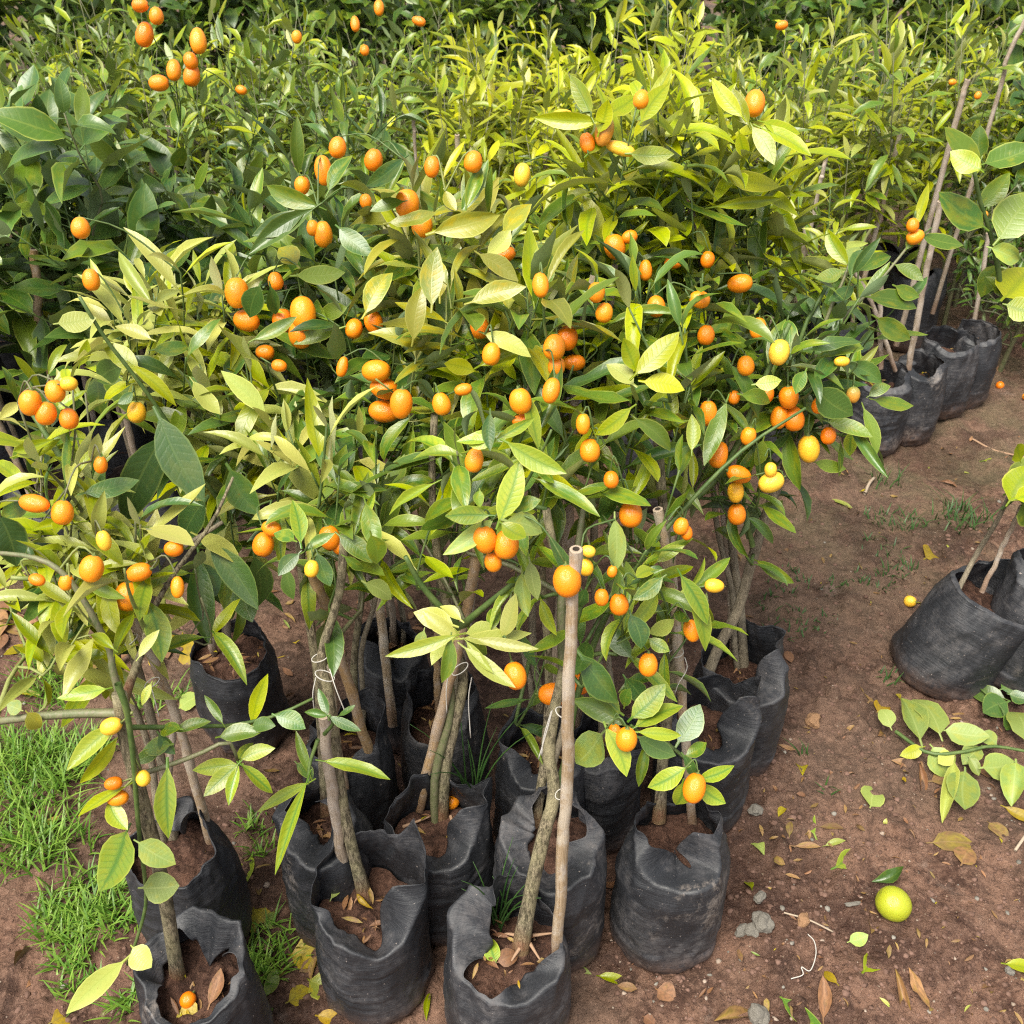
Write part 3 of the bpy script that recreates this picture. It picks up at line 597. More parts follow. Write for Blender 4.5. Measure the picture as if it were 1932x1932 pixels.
def fruit_mesh(seed, m, pear=0.0, nub=True):
    nU, nV = 20, 14; V = []; F = []; rs = np.random.RandomState(seed)
    for i in range(nV+1):
        t = math.pi*i/nV
        for j in range(nU):
            a = 2*math.pi*j/nU; z = math.cos(t)*.5; r = math.sin(t)**.92*.5*(1-pear*z)
            if i == 0 or i == nV: r = .012
            k = 1+.014*float(noise3(math.cos(a)*r*3+seed, math.sin(a)*r*3, z*2, seed)); z -= .035*math.exp(-(r/.09)**2)*(1 if z > 0 else -.6)
            V.append((r*math.cos(a)*k, r*math.sin(a)*k, z))
    F = [[i*nU+j, (i+1)*nU+j, (i+1)*nU+(j+1) % nU, i*nU+(j+1) % nU] for i in range(nV) for j in range(nU)]; fm = [0]*len(F)
    F.append(list(range(nU))); F.append([nV*nU+j for j in reversed(range(nU))]); fm += [1, 1]
    if nub:
        n = len(V)
        for k, (r, z) in enumerate(((.13, .462), (.10, .505), (.045, .52), (.035, .60))):
            for j in range(8):
                a = 2*math.pi*j/8; q = r*(1+(.35 if (k == 0 and j % 2) else 0)); V.append((q*math.cos(a), q*math.sin(a), z))
        for k in range(3):
            for j in range(8): F.append([n+k*8+j, n+k*8+(j+1) % 8, n+(k+1)*8+(j+1) % 8, n+(k+1)*8+j]); fm.append(1)
    return mesh_np('kumquat', np.array(V), F, None, [m, M_calyx], fm)
FRUIT = {'o': [fruit_mesh(k, M_fruit, p) for k, p in ((1, .0), (2, .12), (3, -.1), (4, .2))], 'y': [fruit_mesh(5, M_fruit_y, .1), fruit_mesh(6, M_fruit_y, -.05)], 'g': [fruit_mesh(7, M_fruit_g, -.15)]}

def stake(pts, r, label, m=None, hollow=True, nodes=None, seed=0):
    """a reed cane with its joints"""
    r *= .72; pts = [Vector(p) for p in pts]; q = resample(pts, 40); L = sum((q[i+1]-q[i]).length for i in range(39)); base = q[0].copy()
    gap = U(.13, .19); ph = U(.03, .12); rad = []; d = 0
    for i in range(40):
        if i: d += (q[i]-q[i-1]).length
        x = ((d-ph) % gap); x = min(x, gap-x); rad.append(r*(1-.12*d/L)*(1 + .16*math.exp(-(x/.0045)**2)))
    root = tag(empty('reed_stake', base), label, 'stake', 'reed stakes holding up the young trees')
    q = [v + Vector((.0016*float(noise3(i*.35, seed, 0)), .0016*float(noise3(i*.35, seed, 5)), 0)) for i, v in enumerate(q)]; V, F, UV = tube_data(q, rad, 12, .12, seed, cap=False); ob('cane', mesh_np('cane', [tuple(v-base) for v in V], F, np.array(UV), [m or M_cane]), root)
    t = (q[-1]-q[-2]).normalized(); x = t.orthogonal().normalized(); y = t.cross(x); V2 = []; F2 = []; fm = []
    for rr, dz in ((rad[-1], 0), (rad[-1]*.55, .001), (rad[-1]*.5, -.012)):
        for j in range(12): a = 2*math.pi*j/12; V2.append(tuple(q[-1]+(x*math.cos(a)+y*math.sin(a))*rr+t*dz-base))
    for k in range(2):
        for j in range(12): F2.append([k*12+j, k*12+(j+1) % 12, (k+1)*12+(j+1) % 12, (k+1)*12+j]); fm.append(k)
    F2.append([24+j for j in range(12)]); fm.append(1)
    ob('cut_end', mesh_np('cut_end', V2, F2, None, [M_pith, M_hole], fm), root)
    return root
def string(loops, label):
    base = Vector(loops[0][0]); root = tag(empty('string_tie', base), label, 'string', 'white strings tying stems to stakes')
    for pts in loops:
        nm = 'loop' if (Vector(pts[0])-Vector(pts[-1])).length < .004 else 'loose_end'
        tube(nm, resample(pts, max(12, len(pts)*3)), .0008, M_string, root, base, 6, .25, 2)
def ring(px, py, Y, wpx, tilt=0.0, depth=.02):
    c = P(px, py, Y); r = .8*wpx/2/FPX*proj(c)[2]; depth = .009; r *= .66; k = 14
    return [c + Vector((r*math.cos(2*math.pi*i/k), depth*math.sin(2*math.pi*i/k), tilt*math.cos(2*math.pi*i/k))) for i in range(k+1)]
def px_line(pts, Y, dY=0.0):
    n = len(pts)-1; return [P(x, y, Y+dY*i/n) for i, (x, y) in enumerate(pts)]
def from_bag(key, pts, Y1, off=.01):
    """pixel polyline starting in a bag: the first point sits on that bag's soil"""
    zs = BAG[key][2]; a = G(pts[0][0], pts[0][1], zs); a.z -= off; n = len(pts)-1
    return [a] + [P(x, y, a.y + (Y1-a.y)*(i+1)/n) for i, (x, y) in enumerate(pts[1:])]

# ================================================================== FRONT GROUP OF POTTED KUMQUATS
T = {}; ZONES = []; GRP = 'potted kumquat trees of the front group'
def newtree(key, label, group=GRP): 
    def mk(base): T[key] = Tree('kumquat_tree', base, label, 'tree', group); return T[key]
    return mk
def Z(key, cx, cy, rx, ry, Y, dY, n, L, pals, **kw):
    ZONES.append((key, cx, cy, rx, ry, Y-.75*dY)); T[key].zone(cx, cy, rx, ry, Y, dY, n, L, pals, **kw)

# --- T1: bottom left
q = from_bag('B1', [(335, 1845), (305, 1660), (268, 1510), (240, 1400), (226, 1310)], .83)
t = newtree('T1', 'kumquat tree in the bag nearest the bottom left corner with a long hanging green shoot')(q[0]); t.twig = M_twig_y
t.trunk(q, .0145, .0125)
t.branch(px_line([(228, 1320), (212, 1260), (206, 1225), (160, 1135), (112, 1075), (55, 1050), (-20, 1042)], .84, .05), .0048, .0026, M_twig_old, 16)
t.branch(px_line([(232, 1330), (250, 1275), (272, 1215), (285, 1160), (330, 1080), (400, 985), (440, 900)], .84, .25), .0060, .0018, M_bark, 16)
t.branch(px_line([(228, 1346), (150, 1346), (70, 1352), (-10, 1362)], .83, .0), .006, .0045, M_twig_old)
t.branch(px_line([(222, 1290), (240, 1345), (252, 1440), (262, 1570), (276, 1690), (262, 1760), (240, 1820)], .82, -.03), .0042, .0020, M_twig, 18)
t.branch(px_line([(245, 1372), (300, 1372), (380, 1370), (440, 1368), (520, 1350), (590, 1318)], .86, .1), .0035, .002, M_twig)
t.branch(px_line([(250, 1465), (300, 1450), (370, 1425), (430, 1400), (450, 1440)], .84, .04), .0038, .002, M_twig_old)
for a in [(219,1367,135,1451,40,'chlor',.82), (220,1395,150,1480,26,'yel',.83), (316,1448,318,1586,54,'chlor',.80), (239,1569,191,1677,62,'chlor',.79,'broad'), (270,1675,337,1670,56,'wilt',.79,'broad'), (236,1484,137,1542,26,'yel',.81), (251,1788,287,1825,40,'lime',.78,'broad'), (232,1815,132,1904,40,'lime',.77), (205,1511,240,1566,44,'chlor',.81), (262,1590,330,1630,46,'wilt',.78,'broad'),
          (448,1443,371,1453,30,'chlor',.87), (448,1443,390,1501,32,'chlor',.86), (450,1445,434,1518,25,'chlor',.86), (456,1443,521,1494,32,'chlor',.87), (455,1432,516,1412,28,'chlor',.88), (448,1439,477,1398,20,'chlor',.88), (475,1365,506,1272,26,'yel',.93), (415,1390,487,1381,34,'mid',.89), (475,1371,516,1369,27,'dark',.9), (520,1350,574,1374,36,'dark',.92), (321,1405,273,1416,32,'mid',.86), (340,1375,300,1368,24,'mid',.87), (330,1380,395,1360,24,'mid',.88), (300,1420,255,1440,34,'mid',.86), (300,1385,330,1420,36,'dark',.87), (420,1365,385,1312,16,'mid',.9),
          (40,1340,15,1330,30,'wilt',.83,'broad'), (52,1345,80,1375,38,'olive',.82,'broad'), (215,1225,165,1190,26,'yel',.83), (262,1240,300,1190,20,'lime',.85), (200,1300,130,1320,22,'chlor',.84), (285,1290,268,1330,16,'yel',.85)]: t.hand(*a)
Z('T1', 130, 1090, 130, 60, .95, .08, 6, .060, {'yel': .6, 'lime': .4}, per=7, slen=(.07, .12), droop=.45)
# --- T2: left
q = from_bag('B2', [(328, 1592), (305, 1440), (268, 1290), (238, 1190), (205, 1040), (178, 930)], 1.10)
t = newtree('T2', 'kumquat tree leaning left out of the bag with the pointed rim, lime new leaves')(q[0]); t.twig = M_twig_old
t.trunk(q, .0125, .007, M_bark2, twin=-.03)
t.branch(px_line([(250, 1215), (290, 1120), (325, 1050), (420, 985)], 1.06, .1), .006, .003, M_bark2)
t.branch(px_line([(178, 930), (140, 900), (100, 840), (60, 780)], 1.10, .06), .006, .003, M_twig)
t.branch(px_line([(200, 1020), (140, 1090), (20, 1090)], 1.06, -.05), .005, .003, M_twig_y)
Z('T2', 105, 830, 125, 130, 1.14, .12, 13, .066, {'yel': .55, 'lime': .35, 'mid': .1}, kind='narrow', per=7, droop=.45)
Z('T2', 150, 1010, 170, 90, 1.06, .10, 14, .066, {'yel': .5, 'lime': .35, 'dark': .15}, per=7, droop=.45)
Z('T2', 300, 1100, 130, 60, 1.03, .06, 4, .060, {'yel': .5, 'chlor': .4, 'mid': .1}, per=6, slen=(.06, .12), droop=.5)
for a in [(0,973,31,1068,56,'dark',.98,'broad'), (280,1135,304,1246,46,'chlor',.96), (95,775,160,735,22,'yel',1.1), (30,860,110,830,26,'yel',1.08), (100,830,10,850,20,'yel',1.07), (172,870,185,820,22,'lime',1.04), (75,790,55,720,10,'mid',1.1), (160,930,260,905,40,'dark',1.03), (150,985,40,1000,28,'yel',1.02), (155,1000,230,1060,34,'yel',1.0), (160,1095,240,1130,24,'mid',.97), (175,1160,210,1110,24,'chlor',.97), (225,1165,178,1150,24,'yel',.96), (60,945,0,980,34,'mid',1.05), (40,760,0,790,24,'lime',1.1)]: t.hand(*a)
# --- T13: left back, dark large leaves
q = from_bag('B13', [(428, 1232), (424, 1120), (415, 1000), (390, 850), (365, 700)], 1.52)
t = newtree('T13', 'kumquat tree of the bag standing apart, lime top above big dark leaves')(q[0])
t.trunk(q, .014, .008, M_bark2)
t.branch(px_line([(150, 560), (200, 640), (262, 720), (318, 800), (360, 870), (410, 940)][::-1], 1.32, .0), .0036, .0026, M_twig, 14)
t.branch(px_line([(405, 930), (470, 880), (530, 830), (570, 760)], 1.36, .06), .005, .003, M_twig)
Z('T13', 325, 570, 130, 90, 1.55, .14, 18, .080, {'lime': .65, 'yel': .35}, kind='narrow', per=9, droop=.3)
Z('T13', 410, 740, 150, 110, 1.45, .12, 15, .075, {'mid': .3, 'yel': .25, 'lime': .30, 'dark': .15}, per=8, droop=.35)
Z('T13', 370, 920, 150, 100, 1.36, .08, 5, .075, {'mid': .5, 'dark': .2, 'lime': .3}, per=6, droop=.6)
for a in [(306,824,236,987,70,'dark',1.22), (301,788,383,942,68,'dark',1.20), (386,945,342,1021,62,'dark',1.21), (434,886,489,968,64,'dark',1.24), (376,1055,390,1212,54,'dark',1.16), (396,1028,485,1147,52,'dark',1.17), (380,1062,408,1125,34,'dark',1.18), (455,1096,475,1171,46,'dark',1.2), (372,1010,455,1060,40,'lime',1.17), (430,1050,420,1150,38,'mid',1.25), (480,1050,492,1150,44,'dark',1.27), (250,740,222,760,46,'dark',1.34), (230,690,180,720,42,'dark',1.36), (285,640,220,620,30,'lime',1.34), (110,610,180,600,44,'lime',1.3,'broad'), (365,720,410,790,34,'lime',1.3), (150,690,165,640,22,'yel',1.34), (480,640,560,600,30,'mid',1.4), (500,780,420,700,36,'lime',1.3), (540,880,620,950,48,'lime',1.22), (560,880,600,830,40,'mid',1.22), (250,690,330,760,26,'yel',1.3), (290,660,360,650,30,'mid',1.38), (260,700,200,655,30,'yel',1.35), (330,880,380,905,26,'dark',1.25)]: t.hand(*a)
# --- T5: two stems left of centre
q = from_bag('B5', [(615, 1530), (608, 1400), (600, 1270), (582, 1160), (568, 1060), (560, 950)], 1.16)
t = newtree('T5', 'kumquat tree in the dusty half hidden bag left of centre with a knotty stem')(q[0])
t.trunk(q, .0135, .008)
Z('T5', 580, 840, 110, 95, 1.24, .10, 8, .072, {'lime': .6, 'mid': .25, 'yel': .15}, kind='narrow', per=8)
Z('T5', 565, 965, 95, 60, 1.16, .07, 4, .062, {'mid': .5, 'chlor': .35, 'dark': .15}, per=6, droop=.5, slen=(.06, .12))
for a in [(567,1024,551,946,34,'chlor',1.02), (564,1045,526,1086,34,'dark',1.02), (540,1072,554,1134,34,'dark',1.05), (600,1045,622,1110,32,'dark',1.06), (575,1040,632,1008,22,'mid',1.02), (555,1020,520,1010,24,'mid',1.03), (582,1477,492,1531,22,'chlor',.90), (578,1477,531,1639,25,'chlor',.88), (585,1460,560,1380,18,'mid',.92), (560,1440,590,1470,30,'mid',.93), (612,1436,733,1465,28,'chlor',.86), (618,1350,575,1345,22,'dark',.93), (618,1352,600,1300,18,'dark',.93), (622,1352,680,1378,20,'dark',.93), (640,1350,668,1335,10,'dark',.93)]: t.hand(*a)
t.branch(px_line([(600, 1395), (585, 1440), (582, 1480)], .93, -.03), .003, .002, M_twig)
t.branch(px_line([(612, 1385), (628, 1365), (622, 1350)], .95, -.02), .003, .002, M_twig)
# --- T3: large left bag
q = from_bag('B3', [(690, 1690), (662, 1590), (642, 1490), (632, 1400), (618, 1300), (606, 1240), (640, 1120), (650, 1010)], 1.06)
t = newtree('T3', 'kumquat tree of the large torn bag with two stems bound together with white string')(q[0])
t.trunk(q, .0150, .008)
Z('T3', 665, 930, 100, 60, 1.14, .08, 4, .066, {'mid': .6, 'dark': .3, 'chlor': .1}, per=7, droop=.5)
Z('T3', 690, 840, 100, 70, 1.24, .08, 3, .066, {'mid': .5, 'dark': .4, 'yel': .1}, per=7, droop=.4)
for a in [(819,912,724,966,27,'chlor',1.0), (700,1010,712,1065,38,'mid',1.0), (690,950,720,1040,34,'mid',1.05), (690,1100,740,1130,30,'wilt',1.0), (640,1010,700,1060,36,'mid',1.05), (650,1050,690,1075,24,'mid',1.0)]: t.hand(*a)
# --- T6: bag with onion grass
q = from_bag('B6', [(832, 1540), (842, 1440), (862, 1350), (874, 1280), (862, 1220), (838, 1120), (822, 1020), (815, 900), (820, 780)], 1.2)
t = newtree('T6', 'kumquat tree rising from the bag with bare red soil, pale lime rosette on its stem')(q[0])
t.trunk(q, .0150, .007, twin=-.028, m2=M_twig_old)
t.branch(px_line([(868, 1185), (800, 1110), (765, 1050)], 1.0, .0), .0052, .003, M_twig)
t.branch(px_line([(872, 1180), (920, 1140), (1000, 1075)], 1.0, -.03), .0055, .003, M_twig)
Z('T6', 830, 810, 150, 110, 1.24, .12, 8, .072, {'mid': .55, 'yel': .25, 'dark': .2}, per=8, droop=.4)
Z('T6', 800, 980, 110, 60, 1.10, .07, 3, .066, {'mid': .6, 'yel': .25, 'lime': .15}, per=6, droop=.5)
for a in [(949,1202,970,1123,32,'lime',.93), (877,1222,970,1298,34,'lime',.91), (860,1199,727,1236,28,'chlor',.93), (862,1200,800,1150,30,'lime',.95), (880,1195,940,1190,30,'lime',.94), (875,1205,1000,1195,28,'lime',.93), (900,1205,1015,1225,26,'lime',.92), (880,1210,930,1270,20,'lime',.92), (855,1180,790,1160,34,'lime',.96), (925,1190,945,1140,26,'mid',.95), (850,1205,835,1290,30,'mid',.93), (800,1190,790,1230,22,'wilt',.96), (900,1235,915,1260,16,'lime',.92), (870,1170,830,1140,36,'lime',.97)]: t.hand(*a)
# --- T4: bottom centre bag
q = from_bag('B4', [(982, 1785), (1002, 1680), (1028, 1570), (1046, 1495), (1036, 1420), (1046, 1340), (1062, 1270), (1072, 1190), (1055, 1090), (1030, 960)], 1.08)
t = newtree('T4', 'kumquat tree of the bottom centre bag forking above a white tie beside a tall reed')(q[0])
t.trunk(q, .0170, .008, node_from=.5)
t.branch(px_line([(1050, 1490), (1066, 1440), (1085, 1330), (1130, 1190), (1200, 1070), (1290, 960), (1400, 850), (1520, 770)], .95, .25), .0064, .002, M_twig, 22)
t.branch(px_line([(1062, 1260), (1060, 1130), (1085, 1060), (1100, 960)], 1.0, .1), .007, .004, M_twig_old)
Z('T4', 950, 850, 110, 80, 1.08, .07, 5, .066, {'mid': .45, 'chlor': .45, 'dark': .1}, per=7, droop=.45)
Z('T4', 1140, 1070, 90, 100, 1.03, .07, 5, .062, {'mid': .5, 'chlor': .25, 'dark': .25}, per=6, droop=.6)
Z('T4', 980, 1080, 70, 60, 1.02, .05, 1, .055, {'mid': .6, 'chlor': .4}, per=5, droop=.6, slen=(.06, .1))
for a in [(942,983,980,869,46,'chlor',.93,'lance'), (922,973,843,973,34,'chlor',.94), (956,983,1024,1004,40,'wilt',.93), (947,987,994,1021,38,'yel',.92), (959,836,1067,891,44,'chlor',.97), (925,780,925,850,28,'dark',1.0), (905,925,905,960,30,'mid',.96), (970,965,1020,945,30,'mid',.95), (930,980,840,1045,34,'wilt',.96), (940,815,865,835,26,'chlor',1.0), (938,830,875,828,30,'chlor',.99), (935,830,1010,785,28,'chlor',1.0), (1000,1060,1015,1130,30,'wilt',.97), (985,1080,1000,1155,32,'wilt',.97), (1190,1160,1210,1225,40,'dark',.96), (1250,1090,1195,1130,30,'mid',.97), (1200,1090,1240,1070,24,'chlor',.98), (1160,980,1160,1080,34,'wilt',1.0)]: t.hand(*a)
# --- T7: folded bag
q = from_bag('B7', [(1008, 1565), (1020, 1490), (1030, 1400), (1035, 1250), (1015, 1000), (1000, 800), (990, 680)], 1.28)
t = newtree('T7', 'kumquat tree growing out of the folded shut bag behind the bottom centre stems')(q[0])
t.trunk(q, .0125, .007, twin=.035)
Z('T7', 985, 640, 150, 120, 1.30, .13, 17, .078, {'mid': .4, 'olive': .35, 'yel': .2, 'dark': .05}, per=8)
Z('T7', 1040, 780, 110, 80, 1.18, .08, 4, .068, {'mid': .7, 'dark': .2, 'yel': .1}, per=7, droop=.45)
for a in [(1096,1236,1170,1330,72,'dark',.97), (1200,705,1280,625,44,'yel',1.12), (1200,700,1170,640,34,'yel',1.13), (1195,725,1145,690,40,'lime',1.12), (1215,720,1290,735,40,'yel',1.12), (1190,770,1120,820,30,'yel',1.1), (1200,790,1270,850,34,'mid',1.1), (905,690,985,650,38,'yel',1.2), (890,570,990,545,40,'olive',1.22), (780,640,800,540,40,'olive',1.2), (815,575,825,470,42,'olive',1.2), (690,590,740,510,42,'olive',1.24), (915,630,1000,670,34,'lime',1.2), (895,700,835,685,30,'yel',1.2)]: t.hand(*a)
# --- T9
q = from_bag('B9', [(1010, 1395), (1018, 1320), (1005, 1220), (1010, 1050), (1040, 850), (1090, 640), (1120, 520)], 1.42)
t = newtree('T9', 'kumquat tree from the bag with the tall spike of film')(q[0])
t.trunk(q, .0120, .007, M_bark2, twin=-.03)
Z('T9', 1130, 620, 130, 130, 1.40, .12, 14, .074, {'mid': .65, 'dark': .15, 'yel': .2}, per=8)
Z('T9', 1010, 1180, 70, 60, 1.18, .05, 1, .062, {'dark': .5, 'mid': .5}, per=6, droop=.7)
# --- T8: right bag
q = from_bag('B8', [(1244, 1540), (1252, 1420), (1262, 1330), (1272, 1220), (1262, 1080), (1248, 920), (1236, 760)], 1.22)
t = newtree('T8', 'kumquat tree of the upright right bag with low fruiting tufts around its stem')(q[0])
t.trunk(q, .0135, .0095, node_from=.15)
t.branch(px_line([(1258, 1390), (1215, 1385), (1190, 1368)], 1.0, -.05), .003, .002, M_twig)
t.branch(px_line([(1256, 1400), (1280, 1420), (1300, 1440), (1312, 1462)], 1.0, -.05), .003, .002, M_twig)
Z('T8', 1235, 700, 90, 140, 1.25, .09, 7, .068, {'mid': .5, 'yel': .4, 'dark': .1}, per=7)
Z('T8', 1230, 920, 110, 100, 1.16, .08, 6, .064, {'mid': .55, 'yel': .3, 'dark': .15}, per=6, droop=.5)
Z('T8', 1275, 1110, 95, 70, 1.06, .06, 3, .058, {'mid': .4, 'chlor': .6}, per=6, droop=.65, slen=(.06, .12))
for a in [(1176,1367,1082,1320,44,'mid',.94), (1170,1345,1113,1309,38,'mid',.96), (1192,1354,1253,1292,44,'chlor',.95), (1199,1371,1287,1330,36,'chlor',.94), (1205,1381,1289,1384,33,'chlor',.93), (1205,1391,1274,1425,38,'dark',.95), (1144,1374,1182,1466,40,'chlor',.92), (1219,1402,1209,1487,30,'mid',.95), (1178,1333,1188,1300,22,'mid',.97), (1293,1449,1222,1484,36,'chlor',.92), (1288,1477,1274,1525,30,'chlor',.91), (1318,1470,1386,1445,28,'chlor',.92), (1320,1480,1365,1512,32,'chlor',.92), (1280,1400,1320,1330,46,'dark',.96), (1295,1425,1335,1405,28,'mid',.96), (1290,1425,1318,1465,30,'dark',.95), (1135,1385,1085,1440,52,'wilt',1.0,'broad'), (1190,1240,1155,1180,38,'dark',1.0), (1180,1280,1215,1330,50,'dark',1.02), (1285,1086,1335,1180,34,'chlor',1.0), (1320,1130,1350,1185,26,'chlor',1.0), (1305,1110,1335,1230,34,'chlor',1.0), (1305,850,1305,785,27,'chlor',1.12), (1225,1195,1270,1170,26,'lime',1.0), (1225,1205,1262,1230,30,'chlor',1.0), (1240,1060,1290,1030,22,'yel',1.05), (1200,1110,1180,1060,22,'mid',1.03)]: t.hand(*a)
# --- T12: thick leaning trunk
q = from_bag('B12', [(1318, 1318), (1352, 1230), (1392, 1150), (1418, 1060), (1450, 960), (1488, 870), (1530, 790)], 1.42)
t = newtree('T12', 'kumquat tree with a thick smooth grey trunk leaning right over the open mud')(q[0])
t.trunk(q, .0155, .0110, M_bark2, .04)
t.branch(px_line([(1420, 1030), (1400, 960), (1345, 870), (1330, 800)], 1.36, .0), .005, .003, M_twig)
t.branch(px_line([(1480, 880), (1500, 780), (1510, 640), (1560, 540)], 1.42, .1), .005, .003, M_twig)
t.branch(px_line([(1290, 960), (1370, 880), (1440, 720), (1490, 610)], 1.32, .06), .0058, .0035, M_twig)
Z('T12', 1490, 730, 120, 100, 1.46, .11, 12, .070, {'mid': .6, 'dark': .4}, per=7, droop=.45)
Z('T12', 1390, 840, 80, 90, 1.38, .08, 5, .062, {'mid': .7, 'dark': .3}, per=6, droop=.5)
Z('T12', 1590, 560, 110, 70, 1.52, .10, 7, .066, {'mid': .6, 'dark': .4}, per=7, droop=.4)
Z('T12', 1420, 620, 90, 80, 1.52, .10, 7, .070, {'mid': .6, 'dark': .4}, per=7, droop=.4)
for a in [(1538,720,1575,659,42,'dark',1.34), (1541,734,1609,783,48,'dark',1.33), (1562,795,1645,823,31,'mid',1.36), (1599,686,1667,724,36,'dark',1.4), (1640,747,1681,727,29,'mid',1.4), (1650,754,1714,771,23,'mid',1.4), (1630,771,1657,857,26,'mid',1.38), (1609,812,1604,860,22,'chlor',1.38), (1538,872,1597,884,22,'mid',1.36), (1610,700,1655,655,16,'lime',1.42), (1590,720,1640,690,20,'lime',1.42), (1370,760,1330,880,32,'mid',1.3), (1400,745,1460,760,26,'mid',1.32), (1425,725,1475,718,34,'yel',1.31), (1380,690,1440,790,30,'dark',1.36), (1520,700,1500,745,26,'mid',1.34), (1440,830,1425,880,24,'mid',1.33),
          (1640,560,1735,580,34,'mid',1.5), (1655,600,1720,640,34,'mid',1.5), (1690,540,1730,560,30,'mid',1.52), (1610,540,1565,565,22,'dark',1.5), (1590,510,1540,525,28,'mid',1.5), (1600,500,1560,430,30,'yel',1.52), (1605,500,1622,460,28,'wilt',1.52), (1620,510,1690,480,26,'mid',1.52), (1690,500,1740,530,26,'mid',1.54), (1725,430,1752,350,18,'yel',1.55), (1740,445,1810,465,24,'mid',1.55), (1710,470,1735,440,20,'mid',1.55), (1550,600,1500,560,26,'dark',1.5), (1560,640,1590,600,24,'dark',1.45)]: t.hand(*a)
t.branch(px_line([(1510, 780), (1540, 660), (1590, 600), (1660, 530), (1725, 450)], 1.44, .12), .0042, .002, M_twig_old)
t.branch(px_line([(1530, 700), (1560, 600), (1590, 530), (1605, 490)], 1.46, .06), .0035, .002, M_twig_old)
# --- T11: right back
q = from_bag('B11', [(1405, 1262), (1398, 1160), (1384, 1050), (1368, 900), (1350, 700), (1325, 500), (1300, 380)], 1.62)
t = newtree('T11', 'tallest kumquat tree at the right back of the group with bright yellow green top')(q[0])
t.trunk(q, .0130, .0075, M_bark2, twin=-.03)
t.branch(px_line([(1325, 500), (1380, 380), (1420, 270), (1440, 210)], 1.62, .02), .005, .0028, M_twig)
t.branch(px_line([(1335, 560), (1240, 430), (1170, 330), (1130, 230)], 1.58, .02), .005, .0028, M_twig)
Z('T11', 1220, 270, 180, 110, 1.64, .14, 20, .084, {'yel': .8, 'olive': .05, 'mid': .15}, kind='narrow', per=10, droop=.3)
Z('T11', 1420, 290, 100, 90, 1.66, .10, 11, .086, {'yel': .75, 'mid': .25}, kind='narrow', per=10, droop=.3)
Z('T11', 1340, 450, 140, 110, 1.60, .12, 14, .082, {'mid': .6, 'yel': .3, 'dark': .1}, kind='narrow', per=9, droop=.3)
for a in [(1420,240,1460,310,30,'yel',1.5), (1435,240,1530,290,34,'yel',1.5), (1440,230,1510,250,28,'yel',1.5), (1400,220,1345,150,30,'yel',1.5), (1412,235,1385,170,30,'yel',1.5), (1395,250,1410,300,24,'yel',1.5), (1130,250,1150,190,34,'yel',1.5), (1210,230,1262,160,38,'yel',1.5), (1115,220,1080,145,28,'yel',1.5), (1130,230,1010,215,32,'yel',1.5), (1145,215,1200,180,30,'yel',1.52), (1110,290,1160,240,28,'yel',1.5), (1190,290,1270,290,34,'yel',1.5), (1370,330,1470,350,40,'yel',1.52), (1350,390,1480,370,30,'yel',1.52), (1150,340,1100,280,26,'yel',1.52)]: t.hand(*a)
# --- T10: centre back
q = from_bag('B10', [(840, 1340), (835, 1200), (830, 1050), (838, 850), (840, 680), (838, 560)], 1.48)
t = newtree('T10', 'kumquat tree behind the notched bag carrying large olive yellow leaves')(q[0]); t.twig = M_twig_y
t.trunk(q, .0125, .007, M_bark2, twin=.04)
Z('T10', 820, 460, 160, 120, 1.56, .14, 18, .088, {'olive': .55, 'mid': .3, 'yel': .15}, kind='lance', per=8)
Z('T10', 890, 580, 130, 90, 1.42, .10, 10, .084, {'olive': .65, 'mid': .35}, kind='lance', per=7, droop=.4)
Z('T10', 820, 690, 120, 80, 1.36, .08, 5, .074, {'olive': .4, 'mid': .6}, per=7, droop=.4)
for a in [(820,438,942,400,62,'olive',1.36), (735,420,825,415,30,'olive',1.38), (880,390,905,305,36,'mid',1.4), (870,400,920,300,30,'mid',1.42), (840,360,860,400,40,'olive',1.42), (905,480,975,530,34,'olive',1.34), (920,480,960,440,30,'lime',1.36), (830,560,825,480,40,'olive',1.32), (950,440,1000,390,28,'olive',1.4), (760,380,700,400,30,'mid',1.42)]: t.hand(*a)
# --- T15: centre left back, darker
q = from_bag('B15', [(745, 1215), (728, 1100), (700, 980), (660, 800), (630, 650), (615, 540)], 1.66)
t = newtree('T15', 'dark leaved kumquat tree left of centre behind the group, many orange fruits')(q[0])
t.trunk(q, .0120, .007, M_bark2, twin=.045)
Z('T15', 600, 440, 160, 130, 1.72, .15, 20, .092, {'dark': .5, 'mid': .5}, per=8)
Z('T15', 640, 600, 140, 90, 1.58, .12, 14, .084, {'dark': .5, 'mid': .45, 'olive': .05}, per=8)
Z('T15', 500, 590, 80, 90, 1.60, .10, 6, .080, {'dark': .6, 'mid': .4}, per=7)
for a in [(575,400,475,440,40,'dark',1.5), (590,395,480,480,40,'dark',1.5), (620,360,662,285,30,'mid',1.5), (600,390,495,345,36,'mid',1.52), (640,430,700,480,36,'dark',1.5), (655,580,600,600,28,'mid',1.48), (560,520,650,515,34,'mid',1.48), (560,500,525,465,40,'olive',1.5), (490,540,470,600,38,'dark',1.4), (510,540,525,600,32,'dark',1.4), (640,620,560,650,34,'mid',1.46), (760,300,690,350,30,'dark',1.56)]: t.hand(*a)
